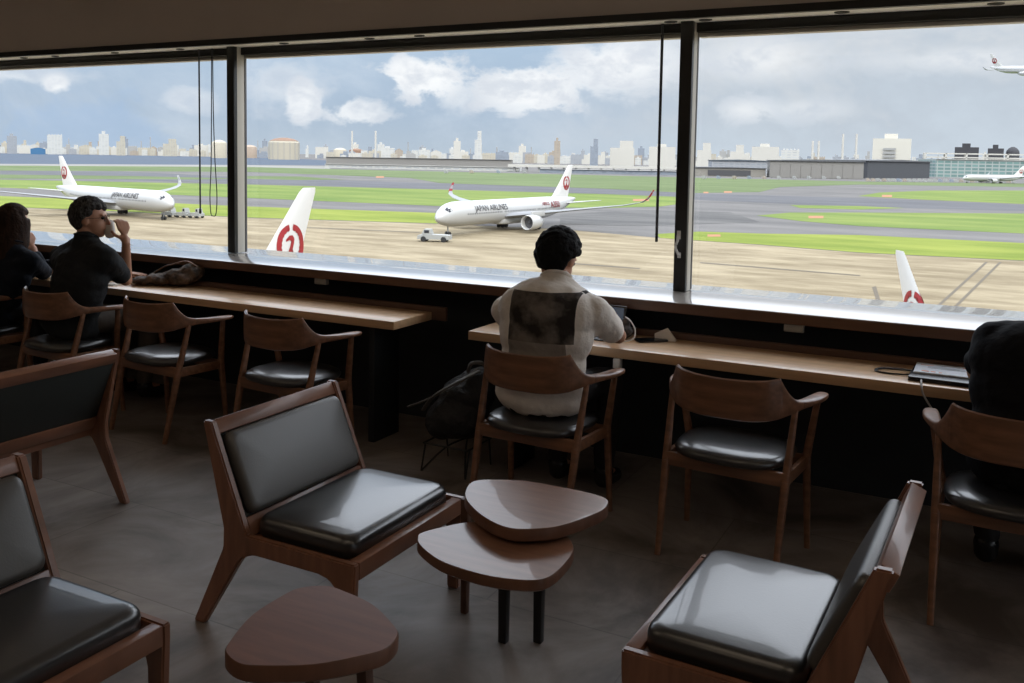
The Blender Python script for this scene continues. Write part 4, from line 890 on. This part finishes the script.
def base_d(x): return 3700 if x < 330 else 2900
for row, (w0, w1, h0, h1) in enumerate(((5, 11, 5.5, 9), (6, 14, 8, 12.5))):
    x = -25.+row*4
    while x < 1050:
        w = rnd.uniform(w0, w1)
        if not 262 < x < 304: building(x+w/2, base_d(x)+row*170, w, rnd.uniform(h0, h1)-(1.2 if x < 330 else 0), rnd.choice((0, 1, 2, 4)), rnd.choice(creams[:2]+creams+[creams[5]]), dep=24)
        x += .4+ w*(1.0 if row else 1.35)
for i in range(64):       # taller blocks, masts and chimneys rising out of it
    x = -18+1060*(i+rnd.uniform(0, .8))/64; D = base_d(x)+400+26*i
    if rnd.random() < .28: building(x, D, rnd.uniform(.7, 1.3), rnd.uniform(11, 18), 3, creams[6], 'chimney', 'slim chimney rising from the hazy skyline', 'slim chimneys of the hazy skyline', dep=12)
    else: building(x, D, rnd.uniform(3, 8), rnd.uniform(9, 16), rnd.choice((0, 1, 0)), rnd.choice(creams), dep=22)
def tall(px, D, w, h, label, m=creams[1], st=0, name='distant_building', cat=None):
    o = building(px, D, w, h, st, m, name, label, None)
    if 'group' in o: del o['group']
    if cat: o['category'] = cat
    return o
# tanks
def tank(px, w, top, base, label, m):
    D = 19*f/(base-hor(px)); t = tall(px, D, w, base-top, label, m, 5, 'storage_tank', 'storage tank'); return t
dome = mat('tank_dome_rust', (0.210, 0.126, 0.084), .8)
tk = tank(284, 31, 138, 159.5, 'large domed cream storage tank across the water', mat('tank_cream', (0.42, 0.38, 0.30), .7))
r0 = max(v.co.x for v in tk.data.vertices); h0 = max(v.co.z for v in tk.data.vertices)
b = B(); revolve(b, [(r0*.95, h0*.86), (r0*.62, h0*.96), (r0*.22, h0*1.01), (.5, h0*1.01)], 28); link('tank_dome', b, dome, tk, 40)
b = B()
for i in range(16): a = 2*math.pi*i/16; box(b, V((math.cos(a)*r0, math.sin(a)*r0, 0))-V((.8, .8, 0)), V((math.cos(a)*r0, math.sin(a)*r0, h0*.8))+V((.8, .8, 0)), 0)
link('tank_ribs', b, creams[6], tk, 0)
tank(219, 16, 140, 158, 'cream storage tank partly behind the window post and hanging cords', mat('tank_cream', (0.42, 0.38, 0.30), .7))
tank(250, 14, 145, 158, 'tan storage tank just beside the window post', mat('tank_tan', (0.33, 0.26, 0.20), .7))
tank(340, 13, 148, 159, 'pale small storage tank beyond the long sea wall', mat('tank_cream', (0.42, 0.38, 0.30), .7)); tank(356, 14, 148.5, 159.5, 'brown small storage tank beyond the long sea wall', dome)
for px, top, lb in ((352, 131, 'thin white chimney standing left of its twin behind the sea wall'), (375.5, 131, 'thin white chimney standing right of its twin behind the sea wall'), (842, 134, 'first of the tall white twin chimneys beside the white block'), (855.5, 134, 'tall white twin chimney closest to the white block'), (812, 141, 'short white chimney of the lower pair'), (818, 141, 'slightly thicker white chimney of the lower pair')):
    D = 2400; tall(px, D, 2.6 if px > 500 else 2.2, hor(px)+19*f/D-top, lb, creams[5], 3, 'chimney', 'chimney')
# notable blocks
for px, w, top, D, lb, m, st in ((104, 10, 134, 2500, 'white tower block beyond the bay, taller of the pair', 1, 0), (121, 9, 136, 2500, 'cream tower block beyond the bay with stepped top', 0, 1), (55, 15, 135, 2500, 'wide white apartment slab beyond the bay', 1, 4), (12, 10, 136, 2500, 'grey tower beyond the bay nearest the picture edge', 2, 0), (170, 14, 139, 2500, 'cream block beyond the bay near the hanging cords', 0, 1),
        (478, 7, 131, 2600, 'pale slim tower rising highest above the towed airliner', 1, 1), (557, 6, 141, 2400, 'brownish tower in the skyline above the airliner fin', 3, 0), (622, 24, 141, 2300, 'yellowish white factory block left of the thick blind cord', 5, 1), (662, 26, 147, 2000, 'plain cream hall seen behind the thick blind cord', 5, 0), (594, 8, 139, 2400, 'grey twin stack block in the skyline', 4, 1), (457, 7, 141, 2500, 'small white block just before the slim tower', 5, 0),
        (704, 14, 143, 2000, 'yellowish block just beside the window post with the latch', 5, 1), (737, 14, 145, 2000, 'cream stepped block beyond the hangars', 5, 1), (765, 27, 147, 1900, 'long yellowish warehouse beyond the hangars', 5, 0), (790, 18, 150, 1800, 'white low hall behind the wide hangar', 1, 4)):
    D += 900 if px < 300 else 0; D += int(px) % 37*5; tall(px, D, w, hor(px)+19*f/D-top, lb, creams[m], st)
tall(38, 3300, 15, hor(38)+19*f/3300-147.5, 'low bright blue shed at the far water edge', mat('blue_shed', (0.042, 0.134, 0.260), .7), 2)
# white block with louvre panel
D = 1500; wb = tall(891, D, 38, hor(891)+19*f/D-139, 'big white block with a grey louvre panel behind the wide hangar', mat('white_block', (0.52, 0.50, 0.44), .7), 0)
w_ = 38*D/f; h_ = (hor(891)+19*f/D-139)*D/f; dd = min(w_*.8, 60)
b = B()
for i in range(5): box(b, (-w_*.20, -dd/2-.5, h_*.28+i*h_*.10), (w_*.10, -dd/2-.02, h_*.34+i*h_*.10), 0)
link('louvre_panel', b, creams[6], wb)
# hangars (long halls)
def hall(p0, p1, D0, D1, top0, top1, dep, label, wallm, roofm, name='hangar', over=1.03, roofh=.12):
    a = ond(p0, hor(p0), D0); c = ond(p1, hor(p1), D1); a.z = c.z = GZ; w = (c-a).length; m_ = (a+c)/2; rz = math.atan2(c.y-a.y, c.x-a.x)
    h = ((hor((p0+p1)/2)-(top0+top1)/2)*(D0+D1)/2/f)+19; t = empty(name, (m_.x, m_.y, GZ), rz); tag(t, label, 'building')
    b = B(); box(b, (-w/2, 0, 0), (w/2, dep, h), 0); link('wall', b, wallm, t)
    b = B(); prism(b, [(-w/2*over, h+.02), (-w/2*over, h*(1+roofh*.4)), (0, h*(1+roofh)), (w/2*over, h*(1+roofh*.4)), (w/2*over, h+.02)], lambda x_, z_, q: V((x_, q, z_)), -2, dep+2); link('roof', b, roofm, t, 0)
    return t, w, h
hg = mat('hangar_panel', (0.197, 0.189, 0.176), .8, noise=((.02, .02, .1), .08)); hgd = mat('hangar_roof_grey', (0.101, 0.105, 0.113), .7)
t, w, h = hall(770, 864, 1080, 1060, 161.5, 161.5, 36, 'wide grey hangar with blank doors beyond the runway', hg, hgd)
b = B()
for i in range(9): box(b, (-w/2+w*i/9+.3, -.4, .2), (-w/2+w*(i+1)/9-.3, -.05, h*.86), 0)
link('hangar_doors', b, mat('hangar_door', (0.210, 0.202, 0.189), .8), t)
t, w, h = hall(868, 930, 1118, 1230, 162.5, 161, 60, 'dark side hall adjoining the wide grey hangar', mat('dark_hall', (0.055, 0.059, 0.067), .7), hgd)
t, w, h = hall(692, 766, 1100, 1090, 168, 168, 60, 'low pale freight shed beside the wide grey hangar', mat('pale_shed', (0.231, 0.218, 0.193), .8), hgd)
b = B(); box(b, (-w*.28, -.5, 1), (w*.3, -.05, h*.75), 0); link('shed_opening', b, nacelle_dark, t)
hall(712, 768, 1400, 1390, 161, 161, 60, 'dark-roofed long shed behind the freight shed', creams[2], mat('blue_roof', (0.067, 0.084, 0.105), .6))
hall(326, 512, 1350, 1330, 158.5, 158.5, 20, 'long pale sea wall building with a dark band at its foot', mat('sea_wall', (0.218, 0.210, 0.197), .8), hgd, 'sea_wall_shed', 1.0, .03)
# elevated road
a = ond(508, hor(508), 1180); c = ond(684, hor(684), 1150); rz = math.atan2(c.y-a.y, c.x-a.x); w = (c-a).length; m_ = (a+c)/2
t = empty('elevated_road', (m_.x, m_.y, GZ), rz); tag(t, 'long white elevated road on piers behind the airliner fin', 'bridge')
b = B(); box(b, (-w/2, 0, 6.4), (w/2, 12, 9.6), 0); link('deck', b, creams[5], t)
for i in range(14): b = B(); x0 = -w/2+w*(i+.5)/14; box(b, (x0-1.2, 3, 0), (x0+1.2, 9, 6.4), 0); link('pier', b, creams[6], t)
hall(325, 520, 1250, 1200, 165.5, 166, 14, 'low white perimeter building in front of the sea wall', creams[1], creams[5], 'perimeter_building', 1.0, .05)
hall(540, 690, 1130, 1110, 170.2, 170.2, 14, 'row of low sheds under the elevated road', creams[4], creams[5], 'perimeter_building', 1.0, .05)
# glass terminal and its footbridge
gt = bmat('green_glass', (.45, .50, .48), (10, 5, .9), (.16, .27, .26))
hall(936, 1090, 1330, 1330, 160, 161, 60, 'green glass terminal behind the far parked airliner', gt, creams[5], 'terminal_building', 1.0, .05)
a = ond(925, hor(925), 1450); c = ond(1090, hor(1090), 1450); rz = math.atan2(c.y-a.y, c.x-a.x); w = (c-a).length; m_ = (a+c)/2
t = empty('footbridge', (m_.x, m_.y, GZ), rz); tag(t, 'white truss footbridge above the green glass terminal', 'bridge')
for z0 in (29, 35): b = B(); box(b, (-w/2, 0, z0), (w/2, 6, z0+2), 0); link('beam', b, creams[5], t)
for i in range(9): b = B(); x0 = -w/2+w*i/8; box(b, (x0-1.5, 0, 0), (x0+1.5, 6, 37), 0); link('post', b, creams[5], t)
for px, w in ((966, 24), (995, 16), (1012, 14)):
    D = 1700; tall(px, D, w, hor(px)+19*f/D-149+rnd.uniform(0, 3), {966: 'flat dark brown block above the footbridge', 995: 'dark grey block above the footbridge between two others', 1012: 'rounded dark block above the footbridge near the window edge'}[px], mat('dark_block', (0.042, 0.042, 0.048), .8), 0 if px < 1000 else 5)
# small parked vehicles and equipment far off
slots = [868+i*5.2 for i in range(29)]+[704+i*15 for i in range(10)]+[446+i*26 for i in range(4)]
for x in slots:
    x += rnd.uniform(-.5, .5); p = onz(x, 181.2+(x-860)/164*1.9 if x > 860 else 179.0 if x > 700 else 173.2, GZ)
    b = B(); L_ = rnd.uniform(3.6, 5.0); box(b, (-L_/2, -1.2, .5), (L_/2, 1.2, 2.2), 0); box(b, (-L_/2, -1.1, 2.2), (L_*.2, 1.1, 3.4), 0); box(b, (-L_*.35, -1.25, 0), (-L_*.2, 1.25, .9), 0); box(b, (L_*.2, -1.25, 0), (L_*.35, 1.25, .9), 0)
    o = link('service_vehicle', b, rnd.choice((tug_w, tug_w, creams[4], creams[3])), None, 0); o.location = (p.x, p.y, GZ); o.rotation_euler = (0, 0, rnd.uniform(-.3, .3)); tag(o, 'tiny service vehicle parked along the far edge of the airfield', 'airport vehicle', 'service vehicles along the far airfield edge')
# ------------------------------------------------------------------ sky, sun, fill lights, camera
HIGH_FILL = (2.35, 2.5, 2.75)
def world():
    w = bpy.data.worlds.new('sky'); SC.world = w; w.use_nodes = True; nt = w.node_tree; nt.nodes.clear(); N = nt.nodes.new; L = nt.links.new
    out = N('ShaderNodeOutputWorld'); bg = N('ShaderNodeBackground'); L(bg.outputs[0], out.inputs[0])
    tc = N('ShaderNodeTexCoord'); D = tc.outputs['Generated']
    def math_(op, a, b=None, c=None, clamp=False):
        n = N('ShaderNodeMath'); n.operation = op; n.use_clamp = clamp
        for i, v in enumerate((a, b, c)):
            if v is None: continue
            if isinstance(v, (int, float)): n.inputs[i].default_value = v
            else: L(v, n.inputs[i])
        return n.outputs[0]
    def dot(v):
        n = N('ShaderNodeVectorMath'); n.operation = 'DOT_PRODUCT'; L(D, n.inputs[0]); n.inputs[1].default_value = v; return n.outputs['Value']
    az = math_('ARCTAN2', dot((1, 0, 0)), dot((0, 1, 0)))      # 0 = straight out of the windows
    el = math_('ARCSINE', dot((0, 0, 1)))
    def ae(x, y): d = ray(x, y); return math.atan2(d.x, d.y), math.asin(d.z)
    def comb(a, b, c):
        n = N('ShaderNodeCombineXYZ')
        for i, v in enumerate((a, b, c)):
            if isinstance(v, (int, float)): n.inputs[i].default_value = v
            else: L(v, n.inputs[i])
        return n.outputs[0]
    def noise(vec, sc, det=6, rough=.55, dist=0):
        n = N('ShaderNodeTexNoise'); n.inputs['Scale'].default_value = sc; n.inputs['Detail'].default_value = det; n.inputs['Roughness'].default_value = rough; n.inputs['Distortion'].default_value = dist; L(vec, n.inputs['Vector']); return n.outputs['Fac']
    def ss(v, a, b):
        n = N('ShaderNodeMapRange'); n.interpolation_type = 'SMOOTHSTEP'; L(v, n.inputs[0]); n.inputs[1].default_value = a; n.inputs[2].default_value = b; return n.outputs[0]
    def mix(f_, a, b):
        n = N('ShaderNodeMix'); n.data_type = 'RGBA'
        if isinstance(f_, (int, float)): n.inputs[0].default_value = f_
        else: L(f_, n.inputs[0])
        for i, v in ((6, a), (7, b)):
            if isinstance(v, tuple): n.inputs[i].default_value = (*v, 1)
            else: L(v, n.inputs[i])
        return n.outputs[2]
    def s2l(r, g, b): return tuple(((c/255+.055)/1.055)**2.4 for c in (r, g, b))
    P1 = comb(az, math_('MULTIPLY', el, 1.5), 0)
    n1 = noise(P1, 5.5, 8, .62, .3); n2 = noise(P1, 22, 7, .6, .2)
    rr = N('ShaderNodeValToRGB'); cr = rr.color_ramp; e = cr.elements
    e[0].position = 0; e[0].color = (*s2l(170, 183, 196), 1); e[1].position = 1; e[1].color = (*s2l(150, 178, 215), 1)
    for p, c in ((.08, (160, 177, 196)), (.20, (163, 183, 204)), (.30, (172, 194, 216)), (.7, (160, 188, 222))):
        q = e.new(p); q.color = (*s2l(*c), 1)
    L(math_('MULTIPLY', el, 1/.6), rr.inputs[0]); sky = rr.outputs[0]
    # pale thin cloud everywhere
    sky = mix(math_('MULTIPLY', ss(n1, .42, .75), .45), sky, s2l(208, 216, 226))
    # overcast bank growing to the right part of the view
    a_mid = ae(560, 100)[0]; a_r = ae(760, 100)[0]
    bank = ss(math_('ADD', az, math_('MULTIPLY', math_('SUBTRACT', n1, .5), .35)), a_mid-.05, a_r)
    bcol = N('ShaderNodeValToRGB'); e = bcol.color_ramp.elements; e[0].position = .0; e[0].color = (*s2l(188, 198, 208), 1); e[1].position = .5; e[1].color = (*s2l(228, 230, 232), 1)
    q = e.new(.13); q.color = (*s2l(180, 189, 199), 1); q = e.new(.27); q.color = (*s2l(203, 206, 210), 1)
    L(math_('ADD', math_('MULTIPLY', el, 1/.6), math_('ADD', math_('MULTIPLY', math_('SUBTRACT', n2, .5), .24), math_('MULTIPLY', math_('SUBTRACT', n1, .5), .55))), bcol.inputs[0])
    sky = mix(math_('MULTIPLY', bank, .93), sky, bcol.outputs[0])
    hole = ss(math_('ADD', n1, math_('MULTIPLY', n2, .5)), .82, .92)
    # cumulus puffs
    shade = mix(ss(n2, .35, .65), s2l(203, 208, 216), s2l(236, 237, 238))
    def puff(x, y, wx, wy, st=.9, edge=.5, col=None):
        nonlocal sky
        a, h = ae(x, y); sx, sy = wx/f, wy/f
        dx = math_('DIVIDE', math_('SUBTRACT', az, a), sx); dy = math_('DIVIDE', math_('SUBTRACT', el, h), sy)
        r = math_('SQRT', math_('ADD', math_('MULTIPLY', dx, dx), math_('MULTIPLY', dy, dy)))
        r = math_('ADD', r, math_('MULTIPLY', math_('SUBTRACT', n2, .5), 2.6))
        sky = mix(math_('MULTIPLY', ss(r, 1.15, 1.15-edge), st), sky, col or shade)
    puff(80, 125, 95, 34, .45, .9, s2l(150, 176, 208))
    puff(20, 75, 60, 9, .5, .8); puff(56, 84, 12, 9, .9, .6); puff(285, 85, 50, 30, .5, .9); puff(303, 103, 18, 22, .85); puff(355, 112, 34, 14, .75)
    puff(190, 100, 30, 16, .5, .8); puff(425, 78, 44, 24, .95); puff(405, 70, 24, 16, .9); puff(460, 95, 40, 20, .6, .8); puff(530, 88, 55, 24, .95); puff(520, 105, 40, 12, .7); puff(600, 70, 70, 34, .85, .8)
    puff(640, 60, 60, 30, .8, .8); puff(760, 60, 70, 26, .6, .9); puff(800, 110, 70, 16, .45, 1.); puff(745, 110, 30, 14, .6, .8); puff(960, 60, 120, 16, .5, 1.)
    # below the horizon (seen only in reflections)
    sky = mix(ss(el, -.002, -.02), sky, (.35, .33, .27))
    # unseen sky above the framed part, made extra bright to light the room
    sky = mix(ss(el, .20, .46), sky, HIGH_FILL)
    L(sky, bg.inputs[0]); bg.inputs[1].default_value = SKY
SKY = 1.28; FILL = 4.0
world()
sun = bpy.data.lights.new('sun', 'SUN'); sun.energy = 1.9; sun.angle = math.radians(.6); sun.color = (1, .93, .80)
so = bpy.data.objects.new('sun', sun); COL.objects.link(so); so.rotation_euler = V((.62, -.95, .0)).to_track_quat('Z', 'Y').to_euler()
so.rotation_euler = V((.55, -.62, .62)).to_track_quat('Z', 'Y').to_euler(); so.location = (0, -10, 60)
# window portals guide daylight sampling
for i in range(6):
    x0 = edges[i]; x1 = edges[i+1]; l = bpy.data.lights.new('portal', 'AREA'); l.shape = 'RECTANGLE'; l.size = x1-x0; l.size_y = 1.42; l.cycles.is_portal = True
    o = bpy.data.objects.new('portal', l); COL.objects.link(o); o.location = ((x0+x1)/2, 4.90, 1.60); o.rotation_euler = (math.radians(-90), 0, 0)
l = bpy.data.lights.new('portal', 'AREA'); l.shape = 'RECTANGLE'; l.size = 6.7; l.size_y = 1.6; l.cycles.is_portal = True
o = bpy.data.objects.new('portal', l); COL.objects.link(o); o.location = (XR+.2, 1.5, 1.65); o.rotation_euler = (math.radians(90), 0, math.radians(90))
# unseen warm fill lights added to brighten the room, behind and above the view
for x, y in ((-6.2, .8), (-3.6, .8), (-1.0, .8), (1.2, .8), (-4.8, -1.4), (-1.6, -1.4)):
    l = bpy.data.lights.new('room_fill_light', 'AREA'); l.shape = 'DISK'; l.size = 1.6; l.energy = FILL; l.color = (1, .80, .60)
    o = bpy.data.objects.new('room_fill_light', l); COL.objects.link(o); o.location = (x, y, 2.90)
cam = bpy.data.cameras.new('camera'); co = bpy.data.objects.new('camera', cam); COL.objects.link(co)
co.matrix_world = Matrix(((RR.x, UU.x, -F.x, CAM.x), (RR.y, UU.y, -F.y, CAM.y), (RR.z, UU.z, -F.z, CAM.z), (0, 0, 0, 1)))
cam.sensor_fit = 'HORIZONTAL'; cam.sensor_width = 36; cam.lens = f*36/1024; cam.shift_x = 0; cam.shift_y = -(341.5-PY)/1024
cam.clip_start = .02; cam.clip_end = 60000
SC.camera = co
vs = SC.view_settings; vs.view_transform = 'Standard'; vs.look = 'None'; vs.exposure = 0; vs.gamma = 1; vs.use_curve_mapping = False
cy = SC.cycles; cy.use_denoising = True; cy.max_bounces = 9; cy.diffuse_bounces = 5; cy.glossy_bounces = 4; cy.transparent_max_bounces = 12; cy.sample_clamp_indirect = 4
